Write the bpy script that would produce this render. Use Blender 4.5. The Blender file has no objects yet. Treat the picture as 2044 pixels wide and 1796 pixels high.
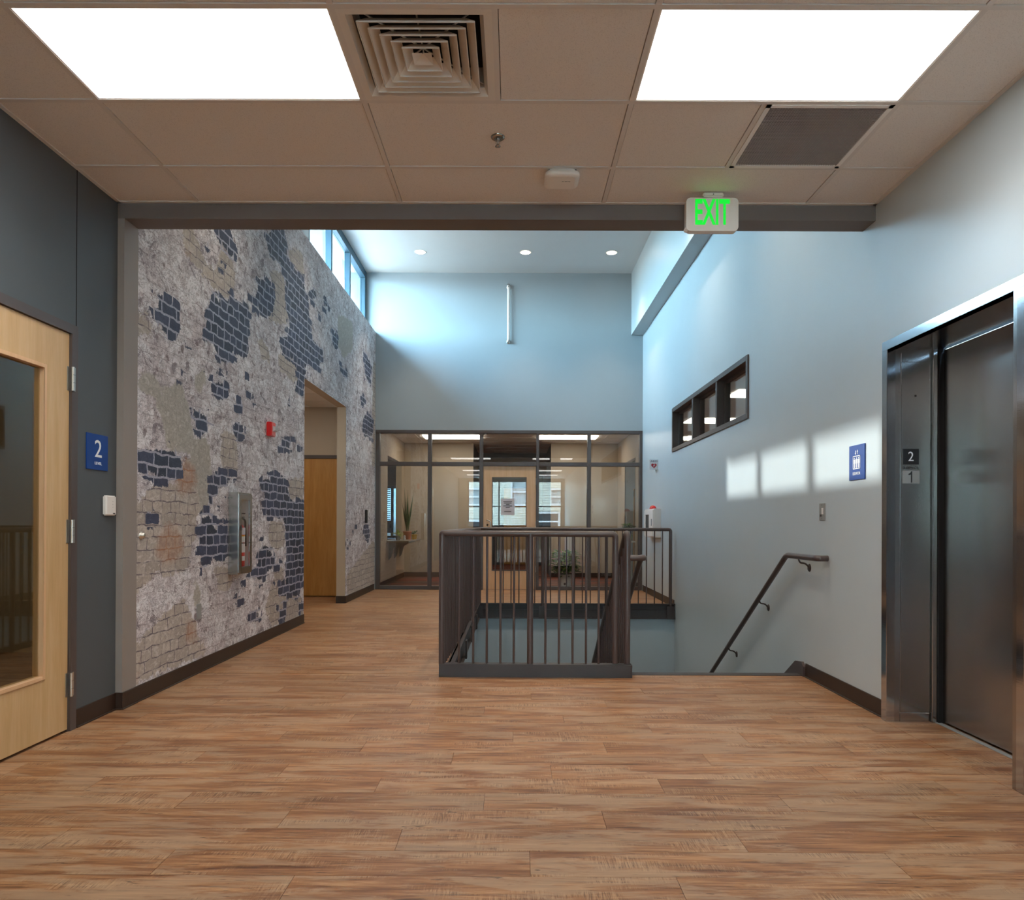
import bpy, bmesh, math, random
import numpy as np
from mathutils import Vector, Matrix
random.seed(4)
S = bpy.context.scene
COL = S.collection

# ---------------------------------------------------------------- camera
W_, H_ = 2044.0, 1796.0
FPX, CXP, CYP, YAW, PIT, ROL, EYE = 1442.0, 1023.09, 1040.47, -.00224, .00248, .00418, 1.129
r_ = Vector((math.cos(YAW), -math.sin(YAW), 0)); f_ = Vector((math.sin(YAW), math.cos(YAW), 0)); u_ = Vector((0, 0, 1))
f2 = f_*math.cos(PIT) + u_*math.sin(PIT); u2 = u_*math.cos(PIT) - f_*math.sin(PIT)
r3 = r_*math.cos(ROL) + u2*math.sin(ROL); u3 = u2*math.cos(ROL) - r_*math.sin(ROL)
cd = bpy.data.cameras.new('camera'); cam = bpy.data.objects.new('camera', cd); COL.objects.link(cam)
cd.sensor_fit = 'HORIZONTAL'; cd.sensor_width = 36.0; cd.lens = 36.0*FPX/W_
cd.shift_x = (W_/2 - CXP)/W_; cd.shift_y = (CYP - H_/2)/W_
cd.clip_start = .02; cd.clip_end = 200
M = Matrix((r3, u3, -f2)).transposed().to_4x4(); M.translation = (0, 0, EYE)
cam.matrix_world = M
S.camera = cam

# ---------------------------------------------------------------- world, sun, exposure
SKY = 50.0
SUN = 4.6
PANEL_W = 13.0
w = bpy.data.worlds.new('sky'); S.world = w; w.use_nodes = True
nt = w.node_tree; bg = nt.nodes['Background']
tc = nt.nodes.new('ShaderNodeTexCoord'); sep = nt.nodes.new('ShaderNodeSeparateXYZ'); mr = nt.nodes.new('ShaderNodeMapRange')
cr = nt.nodes.new('ShaderNodeValToRGB')
nt.links.new(tc.outputs['Generated'], sep.inputs[0]); nt.links.new(sep.outputs['Z'], mr.inputs['Value'])
mr.inputs['From Min'].default_value = -.1; mr.inputs['From Max'].default_value = 1
nt.links.new(mr.outputs[0], cr.inputs[0]); nt.links.new(cr.outputs[0], bg.inputs['Color'])
el = cr.color_ramp.elements
el[0].color = (.17, .19, .20, 1); el[1].color = (.36, .62, 1.0, 1)
e = el.new(.085); e.color = (.17, .19, .20, 1)      # ground below the horizon
e = el.new(.10); e.color = (.47, .75, .93, 1)
bg.inputs['Strength'].default_value = SKY
sl = bpy.data.lights.new('sun', 'SUN'); so = bpy.data.objects.new('sun', sl); COL.objects.link(so)
sl.energy = SUN; sl.angle = math.radians(.9); sl.color = (1.0, .98, .96)
so.rotation_mode = 'QUATERNION'; so.rotation_quaternion = Vector((4.68, -4.57, -3.05)).to_track_quat('-Z', 'Y')
so.location = (-12, 18, 12)
def portal(name, loc, size, direction):
    l = bpy.data.lights.new(name, 'AREA'); l.shape = 'RECTANGLE'; l.size, l.size_y = size
    l.cycles.is_portal = True
    o = bpy.data.objects.new(name, l); COL.objects.link(o); o.location = loc
    o.rotation_mode = 'QUATERNION'; o.rotation_quaternion = Vector(direction).to_track_quat('-Z', 'Z')
portal('clerestory_portal', (-2.63, 10.47, 4.8), (3.4, 1.0), (1, 0, 0))
portal('rear_window_portal', (0, -6.62, 1.95), (4.2, 2.1), (0, 1, 0))
S.view_settings.view_transform = 'Standard'; S.view_settings.look = 'None'
S.view_settings.exposure = 0.40; S.view_settings.gamma = 1.0; S.view_settings.use_curve_mapping = False
S.cycles.use_denoising = True
S.cycles.max_bounces = 10; S.cycles.diffuse_bounces = 5; S.cycles.glossy_bounces = 4
S.cycles.transparent_max_bounces = 16; S.cycles.sample_clamp_indirect = 6.0
S.cycles.caustics_reflective = False; S.cycles.caustics_refractive = False

# ---------------------------------------------------------------- materials
def lin(c):
    c = c/255.0
    return c/12.92 if c <= .04045 else ((c+.055)/1.055)**2.4
def rgb(r, g, b): return (lin(r), lin(g), lin(b), 1)
def newmat(name):
    m = bpy.data.materials.new(name); m.use_nodes = True
    return m, m.node_tree, m.node_tree.nodes['Principled BSDF']
class N:
    """small helper for building node trees"""
    def __init__(s, nt): s.t = nt
    def n(s, typ, **kw):
        nd = s.t.nodes.new('ShaderNode'+typ)
        for k, v in kw.items():
            if k.startswith('_'): setattr(nd, k[1:], v)
            else:
                key = int(k[1:]) if k[0] == 'i' and k[1:].isdigit() else k.replace('__', ' ')
                if isinstance(v, bpy.types.NodeSocket): s.t.links.new(v, nd.inputs[key])
                else: nd.inputs[key].default_value = v
        return nd
    def math(s, op, a, b=0.0, c=None, clamp=False):
        nd = s.t.nodes.new('ShaderNodeMath'); nd.operation = op; nd.use_clamp = clamp
        for i, v in enumerate((a, b, c)):
            if v is None: continue
            if isinstance(v, bpy.types.NodeSocket): s.t.links.new(v, nd.inputs[i])
            else: nd.inputs[i].default_value = v
        return nd.outputs[0]
    def mix(s, fac, a, b, mode='MIX'):
        nd = s.t.nodes.new('ShaderNodeMix'); nd.data_type = 'RGBA'; nd.blend_type = mode
        for i, v in ((0, fac), (6, a), (7, b)):
            if isinstance(v, bpy.types.NodeSocket): s.t.links.new(v, nd.inputs[i])
            else: nd.inputs[i].default_value = v
        return nd.outputs[2]
    def ramp(s, fac, stops):
        nd = s.t.nodes.new('ShaderNodeValToRGB'); s.t.links.new(fac, nd.inputs[0])
        el = nd.color_ramp.elements
        while len(el) < len(stops): el.new(.5)
        for e, (p, c) in zip(el, stops):
            e.position = p; e.color = c if len(c) == 4 else (*c, 1)
        return nd.outputs[0]
    def pos(s): return s.n('NewGeometry').outputs['Position']
    def mapping(s, vec, scale=(1, 1, 1), loc=(0, 0, 0)):
        nd = s.t.nodes.new('ShaderNodeMapping'); s.t.links.new(vec, nd.inputs['Vector'])
        nd.inputs['Scale'].default_value = scale; nd.inputs['Location'].default_value = loc
        return nd.outputs[0]
    def noise(s, vec, scale, detail=3, rough=.55, dist=0):
        nd = s.n('TexNoise', Vector=vec, Scale=scale, Detail=detail, Roughness=rough, Distortion=dist)
        return nd.outputs['Fac']
    def bump(s, h, strength, dist, bsdf):
        nd = s.n('Bump', Height=h, Strength=strength, Distance=dist); s.t.links.new(nd.outputs[0], bsdf.inputs['Normal'])
def plain(name, col, rough=.5, metal=0.0, spec=.5, var=.06, vscale=3.0, bump=0, bscale=300, coat=0):
    m, nt, b = newmat(name); k = N(nt)
    p = k.pos(); n = k.noise(p, vscale, 4)
    c1 = tuple(x*(1-var) for x in col[:3])+(1,); c2 = tuple(min(1, x*(1+var)) for x in col[:3])+(1,)
    nt.links.new(k.ramp(n, [(.3, c1), (.7, c2)]), b.inputs['Base Color'])
    b.inputs['Roughness'].default_value = rough; b.inputs['Metallic'].default_value = metal
    b.inputs['Specular IOR Level'].default_value = spec; b.inputs['Coat Weight'].default_value = coat
    if bump: k.bump(k.noise(p, bscale, 2), bump, .002, b)
    return m
def emit(name, col, strength):
    m, nt, b = newmat(name)
    b.inputs['Base Color'].default_value = (.8, .8, .8, 1); b.inputs['Emission Color'].default_value = col
    b.inputs['Emission Strength'].default_value = strength; b.inputs['Roughness'].default_value = .6
    return m
def glassmat(name, tint=(.93, .96, .95, 1), refl=1.0, rough=0.0):
    m = bpy.data.materials.new(name); m.use_nodes = True; nt = m.node_tree; nt.nodes.clear(); k = N(nt)
    out = nt.nodes.new('ShaderNodeOutputMaterial'); tr = k.n('BsdfTransparent', Color=tint)
    gl = k.n('BsdfGlossy', Color=(1, 1, 1, 1), Roughness=rough); g = k.n('NewGeometry')
    dt = k.n('VectorMath', _operation='DOT_PRODUCT', i0=g.outputs['Normal'], i1=g.outputs['Incoming']).outputs['Value']
    fr = k.math('ADD', .04, k.math('MULTIPLY', .96, k.math('POWER', k.math('SUBTRACT', 1.0, k.math('ABSOLUTE', dt), clamp=True), 5.0)))
    fac = k.math('MULTIPLY', fr, refl, clamp=True)
    mx = nt.nodes.new('ShaderNodeMixShader'); nt.links.new(fac, mx.inputs[0]); nt.links.new(tr.outputs[0], mx.inputs[1])
    nt.links.new(gl.outputs[0], mx.inputs[2]); nt.links.new(mx.outputs[0], out.inputs[0])
    return m

MT = {}
MT['wall_grey'] = plain('wall_paint_dark_grey', rgb(84, 89, 91), .55, bump=.15, var=.02)
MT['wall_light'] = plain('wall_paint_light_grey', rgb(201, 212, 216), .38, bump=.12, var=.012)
MT['wall_light_shaded'] = plain('wall_paint_light_grey_shaded', rgb(165, 174, 178), .42, bump=.12, var=.012)  # same paint as the right wall, dimmer light put into the colour
MT['wall_beige'] = plain('wall_paint_beige', rgb(188, 172, 150), .5, bump=.1, var=.02)
MT['taupe'] = plain('wall_paint_taupe', rgb(152, 143, 136), .5, bump=.12, var=.02)
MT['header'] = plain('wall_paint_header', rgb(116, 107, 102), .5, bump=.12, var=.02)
MT['white_ceiling'] = plain('ceiling_paint_white', rgb(222, 224, 224), .6, bump=.1, var=.01)
MT['base'] = plain('rubber_base_dark_brown', rgb(52, 36, 26), .45, var=.08)
MT['rail'] = plain('painted_steel_taupe_brown', rgb(82, 69, 66), .32, var=.05, spec=.5)
MT['rail_dark'] = plain('painted_steel_dark', rgb(62, 55, 54), .45, var=.08)
MT['frame'] = plain('bronze_frame_paint', rgb(84, 74, 70), .4, var=.04)
MT['alu'] = plain('window_frame_paint', rgb(50, 80, 96), .5, var=.05)
MT['void'] = plain('dark_void', rgb(14, 13, 13), .9)
MT['grid'] = plain('ceiling_grid_paint', rgb(226, 220, 214), .5, var=.02)
MT['white_metal'] = plain('white_enamel', rgb(246, 243, 238), .4, var=.02)
MT['slat'] = plain('grille_slat', rgb(200, 192, 188), .5, var=.03)
MT['vent'] = plain('diffuser_enamel', rgb(232, 226, 218), .45, var=.02)
MT['chrome_shiny'] = plain('polished_chrome', rgb(170, 166, 160), .14, metal=1, var=.05)
MT['chrome'] = plain('chrome', rgb(215, 212, 205), .32, metal=1, var=.05)
MT['white_plastic'] = plain('white_plastic', rgb(244, 240, 234), .4, var=.02)
MT['black_plastic'] = plain('black_plastic', rgb(22, 22, 24), .4, var=.05)
MT['blue_sign'] = plain('blue_sign_plastic', rgb(0, 60, 136), .5, var=.03)
MT['sign_white'] = plain('sign_white', rgb(238, 240, 242), .5, var=.01)
MT['grey_plate'] = plain('grey_plate', rgb(150, 152, 150), .4, var=.03)
MT['red'] = plain('red_enamel', rgb(225, 20, 22), .3, var=.04, coat=.3)
MT['red_lens'] = plain('red_lens', rgb(205, 25, 22), .2, var=.03, coat=.5)
MT['clear_lens'] = plain('clear_lens', rgb(215, 220, 225), .15, var=.02, coat=.5)
MT['navy'] = plain('navy_print', rgb(24, 34, 72), .5, var=.02)
MT['crimson'] = plain('crimson_print', rgb(190, 28, 44), .5, var=.02)
MT['yellow'] = plain('yellow_ceramic', rgb(235, 178, 20), .35, var=.03)
MT['terracotta'] = plain('pink_clay', rgb(200, 128, 98), .5, var=.1, vscale=30)
MT['leaf'] = plain('leaf_green', rgb(100, 150, 60), .45, var=.45, vscale=25)
MT['leaf_dark'] = plain('leaf_dark_green', rgb(58, 92, 44), .45, var=.4, vscale=25)
MT['leaf_pale'] = plain('leaf_yellow_green', rgb(175, 200, 90), .45, var=.3, vscale=25)
MT['soil'] = plain('soil', rgb(48, 36, 28), .9, var=.3, vscale=60)
MT['paper'] = plain('paper', rgb(222, 222, 232), .7, var=.01)
MT['ink'] = plain('ink', rgb(40, 40, 52), .7)
MT['shelf'] = plain('laminate_grey', rgb(150, 142, 128), .4, var=.03)
MT['concrete'] = plain('exterior_ground', rgb(140, 138, 134), .8, var=.1)
MT['stairwell'] = plain('stairwell_paint', rgb(186, 200, 208), .5, bump=.1, var=.02)
MT['tread'] = plain('stair_tread', rgb(70, 64, 60), .6, var=.1)
MT['blind'] = plain('window_blind', rgb(190, 205, 215), .7, var=.02)
MT['clad'] = plain('exterior_siding', rgb(214, 208, 190), .7, var=.06)
MT['clad_white'] = plain('exterior_trim_white', rgb(232, 232, 230), .6, var=.03)
MT['roof'] = plain('roof_soffit', rgb(120, 120, 118), .7, var=.05)
MT['pane_cabinet'] = glassmat('cabinet_glass', (.97, .97, .97, 1), .45)
MT['pane'] = glassmat('clear_glass')
MT['pane_store'] = glassmat('storefront_glass', (.90, .90, .88, 1), 1.7)
MT['pane_door'] = glassmat('door_glass', (.80, .78, .66, 1), 1.5)
MT['panel'] = emit('light_panel', (1.0, .985, .97, 1), 4.2)
MT['panel_room'] = emit('room_light_panel', (1.0, .93, .84, 1), 9.0)
MT['can'] = emit('downlight_lens', (1.0, .82, .62, 1), 16.0)
MT['exit_green'] = emit('exit_green', (.0, .72, .03, 1), .85); MT['exit_green'].node_tree.nodes['Principled BSDF'].inputs['Base Color'].default_value = (0, .12, .01, 1)

def woodmat(name, c1, c2, c3, axis='Z', rough=.35, fine=38.0):
    m, nt, b = newmat(name); k = N(nt); p = k.pos()
    sc = {'Z': (9, 9, .9), 'X': (.9, 9, 9), 'Y': (9, .9, 9)}[axis]
    g = k.noise(k.mapping(p, sc), 2.2, 5, .6, .6)
    sc2 = {'Z': (fine, fine, 3), 'X': (3, fine, fine), 'Y': (fine, 3, fine)}[axis]
    h = k.noise(k.mapping(p, sc2), 3.0, 3, .6)
    c = k.ramp(g, [(.25, c1), (.5, c2), (.75, c3)])
    c = k.mix(k.math('MULTIPLY', h, .28), c, k.mix(1.0, c, (.55, .45, .35, 1), 'MULTIPLY'))
    nt.links.new(c, b.inputs['Base Color']); b.inputs['Roughness'].default_value = rough
    return m
MT['maple'] = woodmat('maple_veneer', rgb(206, 168, 116), rgb(216, 180, 130), rgb(224, 192, 146))
MT['maple_gold'] = woodmat('maple_veneer_gold', rgb(188, 132, 66), rgb(200, 146, 78), rgb(212, 160, 92))
MT['maple_pale'] = woodmat('maple_veneer_pale', rgb(222, 178, 132), rgb(230, 188, 144), rgb(236, 196, 154))

def steelmat(name, base, rough, axis):
    m, nt, b = newmat(name); k = N(nt); p = k.pos()
    sc = {'Z': (260, 260, 2), 'Y': (260, 2, 260)}[axis]
    g = k.noise(k.mapping(p, sc), 1.0, 2)
    s = k.noise(p, 1.2, 2)
    nt.links.new(k.ramp(s, [(.25, tuple(x*.88 for x in base[:3])), (.75, base[:3])]), b.inputs['Base Color'])
    b.inputs['Roughness'].default_value = rough
    b.inputs['Anisotropic'].default_value = .6
    tg = k.n('Tangent', _direction_type='RADIAL', _axis='Z'); nt.links.new(tg.outputs[0], b.inputs['Tangent'])
    b.inputs['Metallic'].default_value = 1
    k.bump(g, .06, .001, b)
    return m
MT['steel'] = steelmat('brushed_stainless', rgb(180, 178, 176), .20, 'Z')
MT['steel_door'] = steelmat('brushed_stainless_door', rgb(168, 165, 162), .25, 'Z')
MT['steel_face'] = steelmat('polished_stainless', rgb(205, 208, 212), .12, 'Y')

PW, PL = .1778, 1.2192      # plank width and length
def floormat():
    m, nt, b = newmat('wood_plank_floor'); k = N(nt); p = k.pos()
    sp = k.n('SeparateXYZ', i0=p); x, y = sp.outputs[0], sp.outputs[1]
    row = k.math('FLOOR', k.math('DIVIDE', y, PW))
    off = k.math('MULTIPLY', k.math('FRACT', k.math('MULTIPLY', row, .381)), PL)
    xx = k.math('DIVIDE', k.math('ADD', x, off), PL)
    colm = k.math('FLOOR', xx)
    cell = k.n('CombineXYZ', i0=colm, i1=row, i2=0.0).outputs[0]
    wn = k.n('TexWhiteNoise', _noise_dimensions='3D', Vector=cell)
    rnd = wn.outputs['Value']; rc = wn.outputs['Color']
    shift = k.n('VectorMath', _operation='MULTIPLY', i0=rc, i1=(40, 3, 7)).outputs[0]
    q = k.n('VectorMath', _operation='ADD', i0=p, i1=shift).outputs[0]
    broad = k.noise(k.mapping(q, (1.3, 9, 1)), 1.4, 5, .6, .6)
    grain = k.noise(k.mapping(q, (1.9, 34, 1)), 1.5, 7, .72, .5)
    fine = k.noise(k.mapping(q, (10, 260, 1)), 1.0, 3, .6)
    patch = k.noise(k.mapping(q, (1.6, 7.0, 1)), 1.4, 6, .68, .5)
    saw = k.noise(k.mapping(q, (210, 12, 1)), 1.0, 4, .65, .8)
    sawz = k.noise(k.mapping(q, (2.0, 6.5, 1)), 1.3, 5, .65)
    fleck = k.noise(k.mapping(q, (5.5, 46, 1)), 1.25, 4, .6, .8)
    c = k.ramp(grain, [(.34, rgb(108, 74, 52)), (.44, rgb(156, 112, 78)), (.55, rgb(178, 135, 97)), (.66, rgb(200, 164, 128))])
    c = k.mix(k.math('MULTIPLY', k.ramp(broad, [(.45, (0, 0, 0)), (.60, (1, 1, 1))]), .8), c, k.mix(1.0, c, (.66, .58, .54, 1), 'MULTIPLY'))
    # greyish weathered patches
    c = k.mix(k.math('MULTIPLY', k.ramp(patch, [(.47, (0, 0, 0)), (.56, (1, 1, 1))]), .78), c, k.mix(.36, rgb(192, 172, 150), c))
    # plank tone
    tone = k.ramp(rnd, [(0, (.88, .86, .84)), (.5, (1, 1, 1)), (1, (1.07, 1.05, 1.02))])
    c = k.mix(1.0, c, tone, 'MULTIPLY')
    # saw marks across the grain, only in places
    sm = k.math('MULTIPLY', k.ramp(saw, [(.48, (0, 0, 0)), (.62, (1, 1, 1))]), k.ramp(sawz, [(.51, (0, 0, 0)), (.60, (1, 1, 1))]))
    c = k.mix(k.math('MULTIPLY', sm, .42), c, rgb(214, 188, 156))
    sm2 = k.math('MULTIPLY', k.ramp(saw, [(.38, (1, 1, 1)), (.50, (0, 0, 0))]), k.ramp(sawz, [(.55, (0, 0, 0)), (.63, (1, 1, 1))]))
    c = k.mix(k.math('MULTIPLY', sm2, .72), c, rgb(92, 66, 52))
    c = k.mix(k.math('MULTIPLY', k.ramp(fine, [(.3, (1, 1, 1)), (.52, (0, 0, 0))]), .30), c, k.mix(1.0, c, (.55, .48, .44, 1), 'MULTIPLY'))
    c = k.mix(k.math('MULTIPLY', k.ramp(fleck, [(.30, (1, 1, 1)), (.36, (0, 0, 0))]), .80), c, rgb(66, 44, 32))
    # joints carried on where the planks are no longer separate
    fx = k.math('FRACT', xx); fy = k.math('FRACT', k.math('DIVIDE', y, PW))
    jx = k.math('LESS_THAN', k.math('MINIMUM', fx, k.math('SUBTRACT', 1.0, fx)), .0009)
    jy = k.math('LESS_THAN', k.math('MINIMUM', fy, k.math('SUBTRACT', 1.0, fy)), .006)
    c = k.mix(k.math('MULTIPLY', k.math('MAXIMUM', jx, jy), .35), c, rgb(88, 60, 42))
    c = k.mix(1.0, c, (.85, .75, .64, 1), 'MULTIPLY')
    nt.links.new(c, b.inputs['Base Color'])
    nt.links.new(k.math('ADD', .33, k.math('MULTIPLY', grain, .16)), b.inputs['Roughness'])
    b.inputs['Specular IOR Level'].default_value = .45
    k.bump(k.math('ADD', grain, k.math('MULTIPLY', sm, .3)), .12, .002, b)
    return m
MT['floor'] = floormat()

def carpetmat():
    m, nt, b = newmat('striped_carpet'); k = N(nt); p = k.pos()
    sp = k.n('SeparateXYZ', i0=p)
    row = k.math('FLOOR', k.math('DIVIDE', sp.outputs[1], .09))
    cx = k.math('FLOOR', k.math('ADD', k.math('DIVIDE', sp.outputs[0], 1.0), k.math('MULTIPLY', row, .37)))
    wn = k.n('TexWhiteNoise', _noise_dimensions='3D', Vector=k.n('CombineXYZ', i0=cx, i1=row, i2=1.0).outputs[0])
    c = k.ramp(wn.outputs['Value'], [(0, rgb(60, 30, 22)), (.35, rgb(120, 44, 26)), (.6, rgb(150, 60, 34)), (.8, rgb(92, 70, 52)), (1, rgb(36, 30, 28))])
    n = k.noise(p, 90, 3)
    c = k.mix(k.math('MULTIPLY', n, .5), c, k.mix(1.0, c, (.5, .5, .5, 1), 'MULTIPLY'))
    nt.links.new(c, b.inputs['Base Color']); b.inputs['Roughness'].default_value = .9
    return m
MT['carpet'] = carpetmat()

def tilemat():
    m, nt, b = newmat('mineral_fibre_tile'); k = N(nt); p = k.pos()
    v = k.n('TexVoronoi', _feature='F1', Vector=p, Scale=120.0).outputs['Distance']
    n = k.noise(p, 260, 3, .6)
    c = k.mix(k.math('MULTIPLY', k.ramp(n, [(.30, (1, 1, 1)), (.44, (0, 0, 0))]), .45), rgb(238, 232, 226), rgb(176, 166, 158))
    c = k.mix(k.math('MULTIPLY', k.ramp(v, [(.10, (1, 1, 1)), (.2, (0, 0, 0))]), .35), c, rgb(140, 128, 120))
    nt.links.new(c, b.inputs['Base Color']); b.inputs['Roughness'].default_value = .8
    k.bump(n, .3, .002, b)
    return m
MT['tile'] = tilemat()

def muralmat():
    m, nt, b = newmat('printed_brick_mural'); k = N(nt); p = k.pos()
    sp = k.n('SeparateXYZ', i0=p)
    uv = k.n('CombineXYZ', i0=sp.outputs[1], i1=sp.outputs[2], i2=0.0).outputs[0]
    K0, K1 = (0, 0, 0), (1, 1, 1)
    def A(nm): return k.n('Attribute', _attribute_name=nm).outputs['Fac']
    def warp(scale, amt, detail=3.0):
        wob = k.n('TexNoise', Vector=uv, Scale=scale, Detail=detail).outputs['Color']
        wv = k.n('VectorMath', _operation='SCALE', i0=k.n('VectorMath', _operation='SUBTRACT', i0=wob, i1=(.5, .5, .5)).outputs[0]); wv.inputs['Scale'].default_value = amt
        return k.n('VectorMath', _operation='ADD', i0=uv, i1=wv.outputs[0]).outputs[0]
    q = warp(9.0, .045)
    def brick(sz, sm):
        nd = k.n('TexBrick', Vector=q, Scale=1.0, Mortar__Size=sz, Mortar__Smooth=sm, Bias=0.0, Brick__Width=.205, Row__Height=.079,
                 Color1=(0, 0, 0, 1), Color2=(1, 1, 1, 1), Mortar=(.5, .5, .5, 1))
        nd.offset = .5; nd.squash = .62; nd.squash_frequency = 3
        return nd
    bw = brick(.010, .5); bt = brick(.006, .6)
    brnd = k.n('RGBToBW', Color=bw.outputs['Color']).outputs[0]
    n1 = k.noise(uv, 2.6, 4, .6); n2 = k.noise(uv, 9, 5, .66); n3 = k.noise(uv, 24, 6, .74); n4 = k.noise(uv, 95, 3, .6); n5 = k.noise(k.mapping(uv, (1, 1.6, 1), (7, 3, 0)), 14, 7, .74, .5)
    def th(v, a, b_, inv=False): return k.ramp(v, [(a, K1 if inv else K0), (b_, K0 if inv else K1)])
    def mask(nm, thr, soft, e2, e3, eb):
        v = k.math('ADD', A(nm), k.math('MULTIPLY', k.math('SUBTRACT', n2, .5), e2))
        v = k.math('ADD', v, k.math('MULTIPLY', k.math('SUBTRACT', n3, .5), e3))
        if eb: v = k.math('ADD', v, k.math('MULTIPLY', k.math('SUBTRACT', brnd, .5), eb))
        return k.ramp(v, [(thr-soft, K0), (thr+soft, K1)])
    ridge = k.math('ABSOLUTE', k.math('SUBTRACT', n5, .5))
    crk = th(ridge, .004, .022, True)
    ridge2 = k.math('ABSOLUTE', k.math('SUBTRACT', n3, .47)); crk2 = th(ridge2, .004, .020, True)
    lite = th(n1, .38, .62)
    # peeling pale plaster
    pl = k.mix(lite, rgb(228, 221, 224), rgb(252, 251, 255))
    pl = k.mix(k.math('MULTIPLY', th(n3, .52, .56), .6), pl, rgb(204, 195, 200))
    pl = k.mix(k.math('MULTIPLY', th(n5, .55, .585), .8), pl, rgb(164, 152, 158))
    pl = k.mix(k.math('MULTIPLY', th(k.noise(uv, 3.4, 6, .7, .4), .52, .56), .4), pl, rgb(194, 185, 187))
    pl = k.mix(k.math('MULTIPLY', th(k.noise(k.mapping(uv, (1, 1.5, 1), (3, 9, 0)), 6.0, 8, .78, .8), .555, .575), .75), pl, rgb(122, 110, 118))
    pl = k.mix(k.math('MULTIPLY', th(k.noise(k.mapping(uv, (1, 1.3, 1), (13, 2, 0)), 4.0, 7, .74, .6), .53, .55), .8), pl, rgb(250, 250, 254))
    pl = k.mix(k.math('MULTIPLY', crk, k.math('MULTIPLY', th(n2, .32, .50), .9)), pl, rgb(82, 72, 82))
    pl = k.mix(k.math('MULTIPLY', crk2, k.math('MULTIPLY', th(n2, .42, .6), .6)), pl, rgb(120, 108, 116))
    pl = k.mix(k.math('MULTIPLY', th(n4, .60, .70), k.math('MULTIPLY', th(n2, .46, .62), .7)), pl, rgb(104, 92, 100))
    pl = k.mix(k.math('MULTIPLY', bt.outputs['Fac'], k.math('MULTIPLY', th(n1, .46, .58, True), .45)), pl, rgb(128, 116, 124))
    spot = th(k.noise(uv, 7.5, 4, .6), .635, .655)
    pl = k.mix(k.math('MULTIPLY', spot, .75), pl, k.mix(th(n3, .4, .6), rgb(96, 78, 82), rgb(134, 120, 124)))
    # grey tan bricks with thin dark joints
    thin = th(bt.outputs['Fac'], .25, .8)
    tn = k.mix(brnd, rgb(186, 177, 168), rgb(216, 207, 198))
    tn = k.mix(k.math('MULTIPLY', th(n3, .40, .6), .45), tn, rgb(158, 146, 138))
    tn = k.mix(k.math('MULTIPLY', th(n5, .54, .60), .6), tn, rgb(222, 216, 212))
    tn = k.mix(k.math('MULTIPLY', crk, .35), tn, rgb(108, 96, 92))
    tn = k.mix(k.math('MULTIPLY', thin, k.math('MULTIPLY', th(n2, .36, .52), .85)), tn, rgb(96, 88, 100))
    gr = k.mix(th(n3, .38, .62), rgb(174, 169, 160), rgb(200, 196, 189))
    gr = k.mix(k.math('MULTIPLY', crk, .6), gr, rgb(128, 124, 118))
    gr = k.mix(k.math('MULTIPLY', th(n5, .58, .62), .5), gr, rgb(226, 224, 220))
    bl = k.mix(brnd, rgb(54, 63, 78), rgb(84, 90, 116))
    bl = k.mix(k.math('MULTIPLY', th(n3, .40, .62), .5), bl, rgb(44, 52, 70))
    bl = k.mix(k.math('MULTIPLY', th(n4, .58, .72), .45), bl, rgb(126, 130, 148))
    bl = k.mix(th(bw.outputs['Fac'], .30, .65), bl, k.mix(th(n4, .35, .6), rgb(150, 152, 172), rgb(192, 192, 206)))
    c = k.mix(mask('tan', .50, .04, 1.1, .7, .25), pl, tn)
    c = k.mix(mask('green', .50, .08, 1.0, .6, 0), c, gr)
    ru = mask('rust', .50, .22, 1.2, .9, 0)
    c = k.mix(k.math('MULTIPLY', ru, k.math('ADD', .50, k.math('MULTIPLY', thin, .4))), c, k.mix(th(n3, .42, .58), rgb(186, 140, 108), rgb(160, 112, 84)))
    c = k.mix(mask('blue', .44, .015, .50, .50, .75), c, bl)
    nt.links.new(c, b.inputs['Base Color']); b.inputs['Roughness'].default_value = .55
    b.inputs['Specular IOR Level'].default_value = .3
    return m
MT['mural'] = muralmat()

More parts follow.
